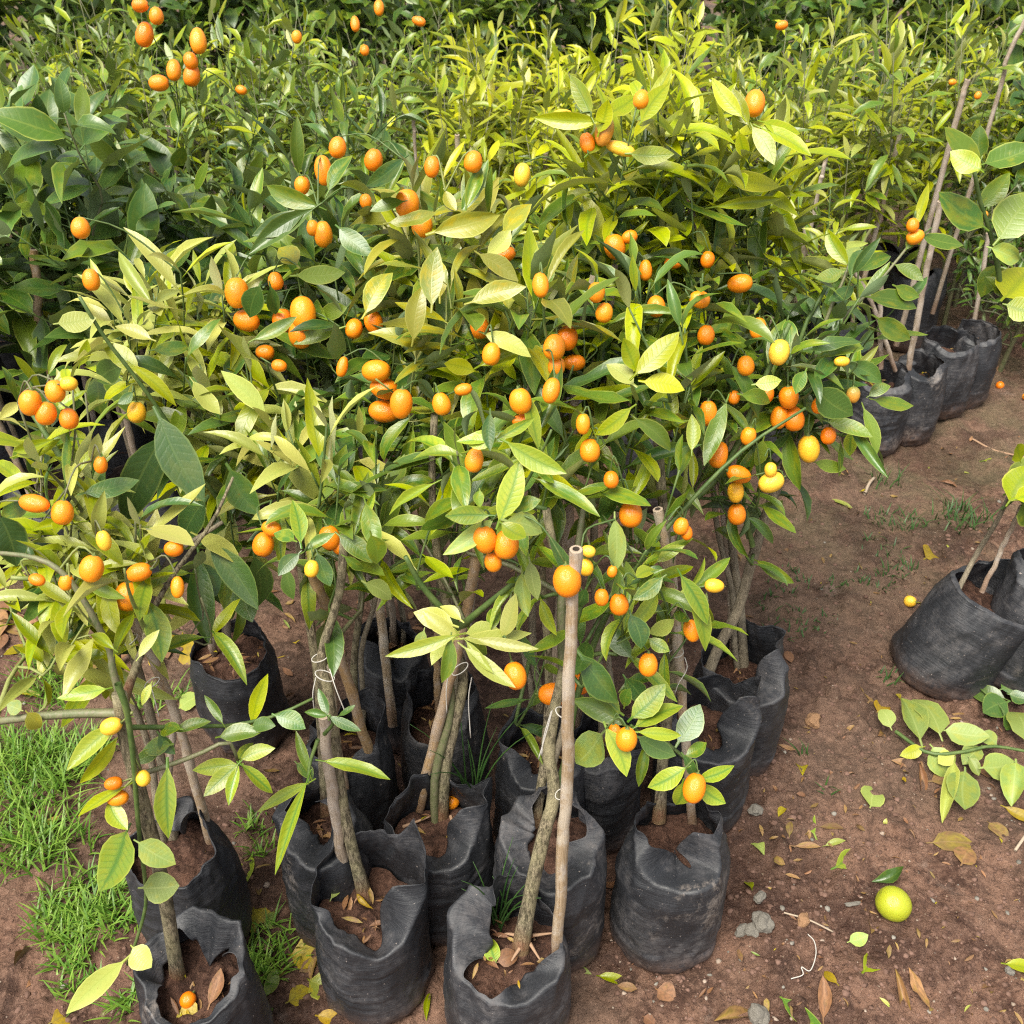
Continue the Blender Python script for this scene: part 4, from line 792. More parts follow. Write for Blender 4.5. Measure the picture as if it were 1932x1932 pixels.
# --- T14: wood chip bag
q = from_bag('B14', [(672, 1370), (668, 1250), (682, 1130), (690, 1000), (705, 850), (720, 700)], 1.42)
t = newtree('T14', 'kumquat tree with a crooked thin stem in the bag of pale wood chips')(q[0])
t.trunk(q, .0105, .006, twin=.03)
Z('T14', 725, 700, 120, 110, 1.44, .10, 11, .076, {'mid': .6, 'dark': .4}, per=7)
Z('T14', 730, 840, 100, 60, 1.32, .08, 2, .068, {'mid': .7, 'dark': .3}, per=6, droop=.5)
# --- T16: shaded bag
q = from_bag('B16', [(1140, 1400), (1130, 1250), (1120, 1050), (1130, 850), (1150, 600), (1160, 500)], 1.46)
t = newtree('T16', 'kumquat tree rising from the shaded gap behind the bottom centre stems')(q[0])
t.trunk(q, .0115, .007, M_bark2, twin=.04)
Z('T16', 1150, 450, 130, 110, 1.56, .12, 14, .078, {'mid': .65, 'yel': .25, 'dark': .1}, per=8)
Z('T16', 1290, 600, 110, 110, 1.46, .12, 11, .074, {'mid': .7, 'dark': .3}, per=7)
# --- tilted bag at the right edge, cut stem
q = [G(1806, 1108, .235), P(1840, 1050, 1.71), P(1880, 985, 1.69), P(1900, 945, 1.68), P(1925, 900, 1.67)]
t = Tree('kumquat_tree', q[0], 'young citrus with a bare stem and pale leaves in the tilted bag', 'tree', None); T['T17'] = t; q[0].z -= .035
t.trunk(q, .0085, .006, M_bark2)
t.branch(px_line([(1890, 960), (1925, 930), (1960, 880)], 1.68), .004, .003, M_twig)
for a in [(1905,945,1950,880,50,'yel',1.62,'broad'), (1915,940,1975,925,50,'yel',1.6,'broad'), (1905,925,1985,860,52,'chlor',1.66,'broad'), (1925,870,1912,835,26,'yel',1.68,'broad'), (1930,950,1960,990,44,'mid',1.62,'broad')]: t.hand(*a)

# --- kumquats: pixel centre and size as they hang in the front group
FR = """152,430,36,38 172,528,33,42 57,760,42,50 87,780,40,42 104,738,40,38 130,724,32,28,y 130,790,38,36 258,778,36,36,y
447,553,46,58 465,605,50,42 572,592,50,66 567,632,46,46 533,605,40,44 520,530,30,30 500,665,36,30 527,690,30,24 610,322,34,56 637,278,34,40 705,302,36,42 610,442,36,50 590,430,24,30 705,608,36,46 668,620,38,34 646,692,22,40 768,385,52,48 796,425,42,44 710,700,56,44 724,733,54,42 725,776,60,44 757,762,44,58 690,380,24,28 570,350,30,30
815,315,30,40 893,305,40,36 985,330,32,44,y 905,618,38,42 950,482,50,32 1020,538,32,48 1040,737,34,50 982,757,44,46 985,792,40,22 1046,655,44,46 1070,638,42,42 1083,684,44,32 1050,692,34,38 927,668,36,44 833,762,36,44 874,735,34,24 895,868,36,48 915,1018,46,54 955,1027,50,54 930,1060,34,40 1070,1096,56,56 588,1073,28,34,y 497,1027,42,46 512,997,38,30 622,1015,46,42 640,1030,30,30 440,930,30,24
1108,270,30,40 1140,248,36,56,g 1210,188,32,36 1424,195,40,52 1062,218,40,24,y 1170,280,60,26,y 1160,466,42,44 1188,447,30,26 1125,552,34,34 1140,590,36,34 1238,578,36,40 1320,565,40,34 1396,535,48,36 1270,495,36,24 1218,510,26,40 1335,490,28,28 1332,632,34,34 1430,620,32,42 1407,690,36,34 1385,750,26,24
1470,665,40,50,y 1444,742,36,34 1488,750,38,44 1470,788,34,44 1498,790,40,48 1526,847,42,54,y 1545,765,28,32 1563,822,30,30 1336,780,36,50 1412,823,30,36 1356,858,36,52 1394,895,50,34 1388,928,32,42,y 1455,910,50,40,y 1390,970,36,42 1454,886,24,28,y 1588,682,30,20,y 1610,745,26,32,g
1113,850,40,46 1100,800,28,40 1153,905,30,30 1190,970,46,50 1110,1040,28,24,y 1105,1070,30,34,y 1135,1127,28,34 1168,1140,38,38 1155,1078,20,24 1223,1254,38,46 1348,1105,38,28,y 1305,1190,32,44 1285,993,30,32 1295,1005,24,30
972,1275,44,54 1045,1310,60,46 1095,1290,36,36 1182,1395,42,44 1160,1380,26,30 1310,1487,44,58 65,950,60,36 118,967,42,46 173,1073,46,48 70,1094,32,24 125,1098,28,34 196,1020,28,40,y 240,1125,50,54 262,1080,50,36 335,1108,26,42 328,1035,36,32 190,877,26,34 210,1370,42,34,y 222,1505,42,32 214,1478,34,26 270,1468,28,28,y 1722,425,24,26 1727,447,34,28"""
for s in FR.split():
    f = s.split(','); x, y, w_, h_ = map(int, f[:4]); m_ = f[4] if len(f) > 4 else 'o'
    if y > 1340 and x < 300: k, Y = 'T1', .81
    elif (x, y) == (588, 1073): k, Y = 'T5', 1.0
    elif (x, y) in ((1182, 1395), (1160, 1380), (1310, 1487)): k, Y = 'T8', (.90 if x != 1160 else .93)
    elif (x, y) == (1070, 1096): k, Y = 'T4', .90
    elif (x, y) == (972, 1275): k, Y = 'T6', .90
    elif x in (1045, 1095) and y > 1280: k, Y = 'T7', 1.06
    elif x in (915, 955, 930) and 1000 < y < 1070: k, Y = 'T4', .95
    elif x in (1722, 1727): k, Y = 'T12', 1.55
    else:
        z = min(ZONES, key=lambda z: ((x-z[1])/z[3])**2 + ((y-z[2])/z[4])**2 + .25*(z[5]-1)); k, Y = z[0], z[5]-.02
    T[k].fruit(x, y, w_, h_, Y, m_)

# ================================================================== STAKES AND STRINGS
stake(from_bag('B2', [(400, 1600), (352, 1420), (300, 1270), (240, 1150)], 1.02, .02), .0105, 'reed stake leaning left out of the bag with the pointed rim', M_cane, seed=1)
stake(from_bag('B13', [(400, 1230), (398, 1160), (394, 1060)], 1.44, .02), .0115, 'left one of two short reeds in the bag standing apart', M_cane_g, seed=2)
stake(from_bag('B5', [(650, 1500), (626, 1350), (618, 1200), (608, 1080), (596, 820)], 1.34, .02), .0140, 'pale weathered reed bound to the knotty stem left of centre', M_cane, seed=3)
stake(from_bag('B14', [(706, 1445), (670, 1330), (625, 1180), (590, 1080)], 1.10, .02), .0125, 'orange tan reed crossing behind the bound stems left of centre', M_cane_o, seed=4)
stake(from_bag('B3', [(652, 1672), (640, 1580), (622, 1460), (612, 1350)], .98, .02), .0125, 'short reed beside the two stems of the large torn bag', M_cane_g, seed=5)
stake(from_bag('B15', [(737, 1330), (722, 1200), (708, 1030), (700, 830)], 1.58, .06), .0125, 'brown reed standing left of the folded flap at the back', M_cane, seed=6)
stake(from_bag('B15', [(745, 1215), (735, 1100), (722, 960)], 1.5, .02), .010, 'thin grey reed right beside the brown reed at the back', M_cane_g, seed=7)
stake(from_bag('B6', [(788, 1525), (820, 1395), (855, 1260), (892, 1090), (915, 945)], 1.12, .02), .0125, 'tan reed leaning right out of the red soil bag', M_cane_o, seed=8)
stake(from_bag('B4', [(1050, 1800), (1062, 1600), (1070, 1430), (1076, 1200), (1087, 1036)], .91, .025), .0120, 'pale reed with an open hollow top standing before the centre of the group', M_cane, seed=9)
stake(from_bag('B8', [(1308, 1545), (1292, 1370), (1280, 1230), (1262, 1080), (1240, 960)], 1.12, .02), .0110, 'weathered reed tied to the stem in the upright right bag', M_cane, seed=10)
stake(from_bag('B10', [(826, 1345), (824, 1250), (826, 1150)], 1.36, .02), .0095, 'thin tan reed in the notched bag', M_cane_o, seed=11)
stake(from_bag('B16', [(1090, 1380), (1082, 1200), (1076, 1000), (1072, 850)], 1.36, .02), .010, 'brown reed in the shade behind the hollow topped reed', M_cane_g, seed=12)
stake([G(1853, 1118, .225), P(1890, 1035, 1.66), P(1928, 955, 1.64)], .0075, 'bleached reed stuck in the tilted bag', M_cane_g, seed=13)
stake(from_bag('B9', [(1032, 1400), (1052, 1180), (1078, 900), (1084, 740)], 1.34, .02), .0115, 'brown reed rising from the bag with the spike of film', M_cane_g, seed=40)
stake(from_bag('B11', [(1386, 1248), (1380, 1120), (1366, 960), (1335, 700)], 1.56, .02), .0105, 'grey reed with a hollow top beside the thin stem of the creased bag', M_cane_g, seed=41)
stake(from_bag('B15', [(722, 1215), (690, 1050), (684, 900)], 1.52, .02), .009, 'thin brown reed left of the two reeds at the back', M_cane_g, seed=42)
stake(from_bag('B12', [(1290, 1335), (1278, 1180), (1262, 980), (1240, 760)], 1.38, .02), .0105, 'brown reed behind the weathered one at the right stem', M_cane, seed=43)
stake(from_bag('B10', [(860, 1335), (880, 1200), (905, 1020), (930, 900)], 1.4, .02), .0100, 'grey reed leaning right behind the notched bag', M_cane_g, seed=44)
stake(from_bag('B2', [(310, 1592), (318, 1480), (330, 1340)], 1.06, .02), .0085, 'short brown reed low in the bag with the pointed rim', M_cane_g, seed=45)
string([ring(604, 1240, 1.03, 62, .004), [P(622, 1262, .99), P(634, 1300, .97), P(652, 1345, .965)]], 'white string round the knotty stem with a loose end hanging down')
string([ring(613, 1275, 1.00, 66, -.006), [P(596, 1278, .98), P(590, 1310, .97), P(594, 1345, .965)]], 'lower white string on the bound stems left of centre')
string([ring(868, 1262, .985, 58, .008), [P(848, 1262, .965), P(842, 1300, .96), P(843, 1345, .958)], [P(890, 1278, .965), P(884, 1320, .96), P(888, 1392, .956)]], 'white string with two frayed ends on the stem over the red soil bag')
string([ring(1060, 1498, .90, 46, .004)], 'white tie at the fork of the bottom centre stem')
string([ring(1062, 1345, .90, 52, -.005), [P(1042, 1340, .885), P(1030, 1385, .88), P(1016, 1432, .876)], [P(1040, 1342, .885), P(1026, 1390, .88), P(1022, 1425, .876)]], 'white string with hanging ends high on the bottom centre stem')
string([ring(1276, 1232, 1.09, 50, .003), [P(1292, 1240, 1.06), P(1296, 1262, 1.055), P(1280, 1290, 1.05), P(1274, 1308, 1.05)]], 'white string with a curled end on the right stem and reed')
string([ring(1262, 1080, 1.13, 52, .0)], 'thin white tie high on the right stem')
string([ring(248, 1207, 1.0, 48, .006)], 'white string on the leaning reed at the left')
string([ring(287, 1288, .98, 56, .005), [P(285, 1295, .96), P(292, 1320, .955), P(300, 1352, .95)]], 'lower white string with loose ends on the left reed')

# ================================================================== BACK BLOCK: ROWS OF POTTED CITRUS
def right_edge(Y): return 1.10 + (Y-2.6)*1.0
def simple_tree(name, base, H, crown, label, cat, group, pals, kind, L, nshoot, per, individual, lean=None, fruits=0, upright=.8, limit=150, twig=None):
    t = Tree(name, base, label, cat, group); t.twig = twig or M_twig
    top = t.base + Vector((U(-.06, .06), U(-.06, .06), H*.62)) + (lean or Vector())
    pts = [t.base, t.base.lerp(top, .5)+rv(.012), top]
    if individual: t.trunk(pts, .009, .006, M_bark2, n=10, node_from=.4)
    else:
        q = resample(pts, 8); t.nodes = [(p, .006) for p in q[3:]]; Vt, Ft, Ut = tube_data(q, [.009-.003*i/7 for i in range(8)], 6)
    tw = []
    for i in range(nshoot):
        a = i*2.4+U(-.4, .4); q = math.sqrt((i+.5)/nshoot); z = H*(1-.55*q*R_())-U(0, .06)
        tip = t.base + Vector((crown*q*math.cos(a), crown*q*math.sin(a), z)) + (lean or Vector())*1.2
        d = Vector((math.cos(a)*q*.6, math.sin(a)*q*.6, upright)) + rv(.25); d.normalize(); ln = U(.18, .30)*H*(1+.35*(upright > .9))
        if individual: q_, t0 = t.grow(tip-d*ln, d, tip)
        else:
            b_ = tip-d*ln; n0 = min((p for p, r in t.nodes), key=lambda p: (p-b_).length+1.2*max(0, p.z-b_.z)); q_ = resample([n0, n0.lerp(b_, .55)+Vector((0, 0, .01)), b_, tip], 7); t0 = .45
            V2, F2, U2 = tube_data(q_, [.0032-.002*k/6 for k in range(7)], 4); n = len(Vt); Vt += V2; Ft += [[x+n for x in f] for f in F2]; Ut += U2
        t.leaves += shoot_leaves(q_, per, L, pals, kind, t0, .15 if upright < .9 else .38, upw=.7)
    if individual: return t
    t.fr = None
    m = mesh_np('trunk', [tuple(v-t.base) for v in Vt], Ft, np.array(Ut), [M_twig_old]); ob('trunk', m, t.root)
    tag(joined('foliage', t.leaves, t.root, t.base), kind='stuff')
    return t
bagproto = []
for k in range(4):
    me, wall = bag_mesh(.095, .24, .04, [(0, U(0, .04), 0, .01, 20), (90, U(0, .05), 0, .006, 0), (170, U(0, .04), 0, .03, 70), (270, U(-.02, .01), 0, .04, 95)], 70+k, 48, 22, 5); me.materials.append(M_bag); bagproto.append(me)
soilproto = soil_mesh(lambda a: np.array(.092), 3)
def block_bag(x, y, group, label):
    o = ob('nursery_bag', bagproto[random.randrange(4)], loc=(x, y, gz(x, y)-.004)); o.rotation_euler = (0, 0, U(0, 6.28)); tag(o, label, 'plant bag', group)
    ob('soil', soilproto, o, loc=(0, 0, .2))
protos = {}
def proto_tree(kindkey):
    """a far tree: built once per variant, then copied with its parts"""
    k = (kindkey, random.randrange(3))
    spec = {'back': ({'back': .75, 'yel': .2, 'mid': .05}, 'narrow', .115, 13, 17, 1.5), 'lime': ({'yel': .6, 'mid': .3, 'lime': .1}, 'narrow', .100, 12, 17, 1.4), 'dark': ({'dark': .55, 'mid': .45}, 'broad', .10, 17, 10, .6), 'mid': ({'mid': .75, 'yel': .25}, 'lance', .095, 14, 14, 1.1)}[kindkey]
    if k not in protos:
        protos[k] = simple_tree('citrus_tree', (0, 0, 0), 1.0, .17, None, None, None, spec[0], spec[1], spec[2], spec[3], spec[4], False, upright=spec[5])
        return protos[k].root
    r = protos[k].root; c = r.copy(); C.objects.link(c)
    for ch in list(r.children): d = ch.copy(); C.objects.link(d); d.parent = c
    return c
FARLAB = {'back': ('young citrus tree with bright yellow green leaves in the crowded block behind the kumquats', 'bright yellow green trees of the back block'),
          'lime': ('slender young citrus tree with light green upright shoots beyond the right end of the kumquats', 'light green slender trees of the back block'),
          'dark': ('dark leaved citrus tree in the shaded far rows along the top of the picture', 'dark trees in the far rows'),
          'mid': ('mid green young citrus tree in the crowded rows behind the front kumquats', 'mid green trees of the back block')}
REEDS = []
def reed(x, y, H):
    """thin support reed in a back bag: one built per variant, then copied"""
    if R_() < .25: return
    if len(REEDS) < 4: r = stake([(0, 0, 0), (.01, .005, .3), (U(-.03, .03), U(-.03, .03), U(.5, .7))], .0105, None, (M_cane_g, M_cane)[len(REEDS) % 2], seed=50+len(REEDS)); REEDS.append(r)
    else:
        p = random.choice(REEDS); r = p.copy(); C.objects.link(r)
        for ch in list(p.children): d = ch.copy(); C.objects.link(d); d.parent = r
    r.location = (x+U(-.04, .04), y-U(0, .05), gz(x, y)+.19); r.rotation_euler = (U(-.08, .08), U(-.12, .12), U(0, 6.28)); tag(r, 'thin brown reed among the shaded stems of the back block', 'stake', 'reeds of the back block')
mids = []; ROWS = {}
SHORT = {'broad': 'broad leaved dark green citrus tree', 'midk': 'kumquat tree', 'lime': 'slender light green citrus tree', 'back': 'bright yellow green citrus tree', 'mid': 'mid green citrus tree', 'dark': 'dark green citrus tree'}
ORD = 'first second third fourth fifth sixth seventh eighth ninth tenth eleventh twelfth thirteenth fourteenth fifteenth sixteenth'.split()
FARFR = [(374,77,32,48),(273,65,34,46),(265,10,32,26),(295,30,30,28),(362,142,32,42),(300,157,38,31),(328,132,28,40),(360,115,28,28),(455,170,22,18),(688,95,20,18),(790,40,28,18),(715,15,20,30),(670,45,18,30),(1475,48,24,18),(1845,180,14,13),(1855,405,18,15),(1797,155,16,12),(560,70,20,24)]
rows = np.arange(1.98, 5.9, .30)
for ri, Y0 in enumerate(rows):
    wid = (Y0*.80+1)*.53+.25
    for x0 in np.arange(-wid, min(wid, right_edge(Y0)-.1), (.25 if Y0 < 2.2 else .29) if Y0 < 4 else .4):
        x = x0 + U(-.05, .05) + (.12 if ri % 2 else 0); y = Y0 + U(-.05, .05)
        if x > right_edge(y)-.12: continue
        if x > -.62 and y < 2.30: continue
        left = x < -.55
        if y > 4.6 or (y > 3.4 and -.9 < x < -.2 and R_() < .5): kk = 'dark'
        elif left and y < 3.4: kk = 'broad' if (x < -.72 and y < 2.6) else 'midk'
        elif x > .75 and y > 2.2: kk = 'lime'
        elif x > -.15: kk = 'back' if y > 2.7 else ('back' if R_() < .6 else 'mid')
        else: kk = 'midk' if y < 3.2 else 'mid'
        if y < 2.75:
            H = U(.98, 1.12) if x < -.3 else U(.80, .95); b = (x, y, gz(x, y)+.19)
            if kk == 'broad': args = ({'dark': .6, 'mid': .4}, 'broad', .112, 14, 9); lab = ('broad leaved dark green citrus tree in the crowded block at the left', 'dark broad leaved trees at the left'); H = U(1.0, 1.18)
            elif kk == 'midk': args = ({'mid': .6, 'dark': .25, 'yel': .15}, 'lance', .085, 16, 9); lab = ('kumquat tree in the first row of the block behind the front group', 'kumquat trees of the first back rows')
            elif kk == 'lime': args = ({'yel': .55, 'mid': .35, 'lime': .1}, 'narrow', .085, 11, 13); lab = FARLAB['lime']
            else: args = ({'back': .7, 'mid': .3}, 'narrow', .100, 11, 13); lab = FARLAB['back']
            t = simple_tree('citrus_tree' if kk != 'midk' else 'kumquat_tree', b, H-.19, .21 if kk in ('broad', 'midk') else .16, lab[0], 'tree', lab[1], *args, True, upright=1.4 if kk in ('lime', 'back', 'mid') else .8)
            mids.append(t); reed(x, y, H); ROWS.setdefault((ri, kk), []).append((x, t.root)); block_bag(x, y, 'black bags of the back block', 'black bag standing among the shaded bags under the back block')
        else:
            if kk in ('broad',): kk = 'dark'
            if kk == 'midk': kk = 'mid'
            r = proto_tree(kk); s = U(.80, .95) if y < 4.6 else U(1.0, 1.2)
            r.location = (x, y, gz(x, y)+.18 if y < 3.45 else gz(x, y)); r.rotation_euler = (U(-.06, .06), U(-.06, .06), U(0, 6.28)); r.scale = (s, s, s*U(.92, 1.08))
            tag(r, FARLAB[kk][0], 'tree', FARLAB[kk][1])
            if ri < 6: ROWS.setdefault((ri, kk), []).append((x, r))
            if y < 3.2: reed(x, y, .9)
            if y < 3.45: block_bag(x, y, 'black bags of the back block', 'black bag standing among the shaded bags under the back block')
for (ri, kk), lst in ROWS.items():
    for i, (x, o) in enumerate(sorted(lst, key=lambda t: t[0])): o['label'] = f'{ORD[i]} {SHORT[kk]} from the left in the {ORD[ri]} back row'
for x, y, w_, h_ in FARFR:
    best = min(mids, key=lambda t: abs(proj(t.base+Vector((0, 0, .75)))[0]-x) + .6*abs(proj(t.base+Vector((0, 0, .75)))[1]-y))
    best.fruit(x, y, w_, h_, best.base.y-.14, 'o')
for t in mids: t.finish(150)
n1 = n2 = 0
for k, t in T.items():
    a, b_ = t.finish(); n1 += a; n2 += b_
print('front leaves', n1, 'joined', n2, 'mid trees', len(mids))
# dark thicket far behind
for i in range(26):
    r = proto_tree('dark'); x = -4.6+i*.38; y = 6.2+U(-.2, .5); s = U(1.5, 2.0)
    r.location = (x, y, gz(x, y)); r.rotation_euler = (0, 0, U(0, 6.28)); r.scale = (s, s, s); tag(r, FARLAB['dark'][0], 'tree', FARLAB['dark'][1])
# right edge beyond the path: undergrowth trees
for x, y in ((1.95, 3.25), (2.2, 3.55), (2.3, 3.1), (2.5, 3.9), (2.0, 3.7), (2.65, 3.4), (2.9, 4.2), (1.75, 3.5), (2.4, 4.4), (2.05, 4.2)):
    r = proto_tree('dark'); s = U(.8, 1.0); r.location = (x, y, gz(x, y)); r.rotation_euler = (0, 0, U(0, 6.28)); r.scale = (s, s, s)
    tag(r, 'dark shrubby tree in the undergrowth beyond the far bags at the right', 'tree', 'dark undergrowth trees at the right')
for i, (x, y) in enumerate(((1.62, 3.02), (1.85, 3.15), (2.05, 3.3), (1.78, 3.38), (2.28, 3.25), (2.45, 3.5), (2.1, 3.6), (1.5, 3.25), (2.6, 3.2))):
    t = simple_tree('shrub', (x, y, gz(x, y)), U(.42, .6), .22, f'{ORD[i]} low dark shrub from the front, undergrowth at the far end of the muddy path', 'shrub', 'low shrubs at the end of the path', {'dark': .8, 'mid': .2}, 'lance', .05, 26, 12, False, upright=.5)
# --- lemon tree reaching in from the right edge
b = Vector((BAG['B18'][0].x+.05, BAG['B18'][0].y+.02, .21))
t = Tree('lemon_tree', b, 'lemon tree with large blistered leaves reaching in from the right edge', 'tree')
t.trunk([b, b+Vector((.05, -.02, .25)), P(1985, 700, 1.62)], .009, .006, M_bark2, n=12)
t.branch(px_line([(1985, 700), (1938, 610), (1893, 560), (1883, 506), (1869, 441), (1849, 379), (1838, 322)], 1.62, -.04), .0055, .003, M_twig, 18)
for a in [(1855,427,1772,364,50,'mid',1.58,'broad'), (1885,450,1962,360,70,'mid',1.56,'broad'), (1850,318,1775,242,42,'mid',1.58,'broad'), (1849,320,1795,285,42,'yel',1.55,'broad'), (1859,308,1942,284,46,'mid',1.57,'broad'), (1849,297,1850,238,34,'mid',1.6,'broad'), (1871,468,1932,488,48,'wilt',1.54,'broad'), (1890,560,1868,520,38,'mid',1.6,'broad'), (1895,560,1940,510,54,'yel',1.57,'broad'), (1900,575,1960,590,50,'yel',1.56,'broad'), (1850,390,1900,330,40,'mid',1.62,'broad'), (1840,330,1835,290,26,'yel',1.6,'broad'), (1880,500,1850,560,36,'mid',1.64,'broad')]: t.hand(*a)
t.finish()
# --- stakes in the back block
for i, (pts, Y, r, lab) in enumerate([([(1710, 715), (1745, 530), (1775, 380)], 2.62, .012, 'tall grey reed above the nearest far bag'), ([(1795, 260), (1825, 150)], 2.9, .012, 'grey reed top sticking out of the light green trees at the right'), ([(1830, 650), (1850, 540), (1865, 440)], 2.95, .010, 'thin grey reed over the third far bag'), ([(1690, 700), (1640, 560), (1600, 500)], 2.6, .009, 'reed leaning left in the first far bag'), ([(1662, 695), (1660, 600), (1665, 520)], 2.62, .010, 'upright brown reed in the first far bag'), ([(1880, 190), (1900, 110), (1945, 20)], 3.1, .010, 'bent grey branch pole at the top right corner'), ([(80, 650), (72, 550), (62, 470)], 2.0, .013, 'orange brown reed in the shade at the left'), ([(1540, 380), (1552, 330), (1560, 290)], 2.7, .008, 'short reed glimpsed between the trees at the right'), ([(785, 300), (782, 260), (780, 225)], 2.5, .006, 'grey reed standing among the trees above the centre')]):
    p = px_line(pts, Y)
    foot = p[0].copy()
    if i not in (0, 3, 4): foot = Vector((p[0].x-(p[-1].x-p[0].x)*.4, p[0].y+.02, gz(p[0].x, p[0].y)+.15)); p = [foot]+p
    stake(p, r, lab, M_cane_o if i == 6 else M_cane_g, seed=20+i)

# ================================================================== GROUND LIFE AND LITTER
def blade_patch(spots, n, hlen, spread, m, name, parent=None, base=Vector(), wid=.0018, curve=1.0):
    Vs, Fs, Rs = [], [], []
    for (cx, cy, cz, rad, cnt, hs) in spots:
        for i in range(cnt):
            a = U(0, 6.28); r = rad*math.sqrt(R_()); x, y = cx+r*math.cos(a), cy+r*math.sin(a)*.8
            z = (gz(x, y) if cz is None else cz)-.004; L = hlen*hs*U(.5, 1.25); az = U(0, 6.28); le = U(.25, 1.0)*spread; p = Vector((x, y, z)); d = Vector((math.cos(az)*le*.5, math.sin(az)*le*.5, 1)).normalized()
            sd_ = Vector((-math.sin(az), math.cos(az), 0)); n0 = len(Vs); rr = R_(); k = 5
            for j in range(k):
                t = j/(k-1); ww = wid*(1-t**2)*U(.9, 1.1)+.0002; Vs += [tuple(p-sd_*ww-base), tuple(p+sd_*ww-base)]; Rs += [rr, rr]
                d = (d + Vector((math.cos(az), math.sin(az), -.35))*le*.28*curve).normalized(); p = p + d*L/(k-1)
            Fs += [[n0+2*j, n0+2*j+1, n0+2*j+3, n0+2*j+2] for j in range(k-1)]
    return ob(name, mesh_np(name, np.array(Vs), np.array(Fs), None, [m], None, True, np.array(Rs)), parent)
sp = []
def grass_at(px, py, rpx, cnt, hs=1.0):
    cnt = int(cnt*.9)
    p = G(px, py); dep = proj(p)[2]; sp.append((p.x, p.y, None, rpx/FPX*dep, cnt, hs))
for g in [(60,1460,110,330,1.1),(30,1420,70,160,1.2),(150,1430,70,150,1.0),(30,1570,70,150,1.0),(60,1620,60,110,1.0),(130,1590,60,80,.9),(170,1700,90,300,.75),(120,1740,60,160,.7),(210,1740,60,140,.6),(140,1800,45,110,.55),(150,1860,50,70,.55),(90,1270,55,140,.9),(110,1310,50,100,.8),(290,1330,60,90,.8),(60,1520,100,120,.9),(510,1800,60,120,.7),(490,1830,40,80,.7),(250,1900,40,60,.7),(480,1560,35,50,.5),(495,1610,30,35,.5),(450,1330,40,40,.6)]: grass_at(*g)
tag(blade_patch(sp, 0, .075, 1.15, M_grass, 'grass'), 'fresh green grass growing in patches on the soil at the left', 'grass', kind='stuff')
sp = []
for g in [(1690,985,60,90,.8),(1815,990,60,80,1.2),(1655,1100,45,60,.55),(1490,1100,45,50,.5),(1570,1110,30,25,.5),(1530,1170,50,45,.5),(1670,905,40,25,1.3),(1800,960,25,16,1.8),(1480,1190,40,25,.5),(1690,1080,40,30,.6),(1660,1040,40,26,.6),(1440,1140,30,25,.5),(1515,1440,10,6,1.0),(1680,1280,30,22,.7),(1560,1500,18,6,.7)]: grass_at(*g)
tag(blade_patch(sp, 0, .05, 1.0, M_grass_d, 'grass'), 'thin dark weedy grass on the muddy path', 'grass', kind='stuff')
def tuft(key, px, py, n, h, label):
    c = G(px, py, BAG[key][2]); root = tag(empty('onion_grass', c), label, 'grass tuft')
    for i in range(n):
        az = U(0, 6.28); L = h*U(.55, 1.1); le = U(.05, .45); p = c + Vector((U(-.012, .012), U(-.012, .012), -.004)); d = Vector((math.cos(az)*le*.5, math.sin(az)*le*.5, 1)).normalized(); pts = [p]
        for j in range(7): d = (d+Vector((math.cos(az), math.sin(az), -.2))*le*(.10+.05*j)).normalized(); p = p+d*L/7; pts.append(p)
        tube('blade', pts, [.0018*(1-.8*(j/7)**2) for j in range(8)], M_grass_d, root, c, 5)
tuft('B4', 945, 1742, 11, .17, 'green onion grass tuft at the left in the bottom centre bag')
tuft('B6', 893, 1512, 12, .26, 'tall onion grass with bent blades in the red soil bag')

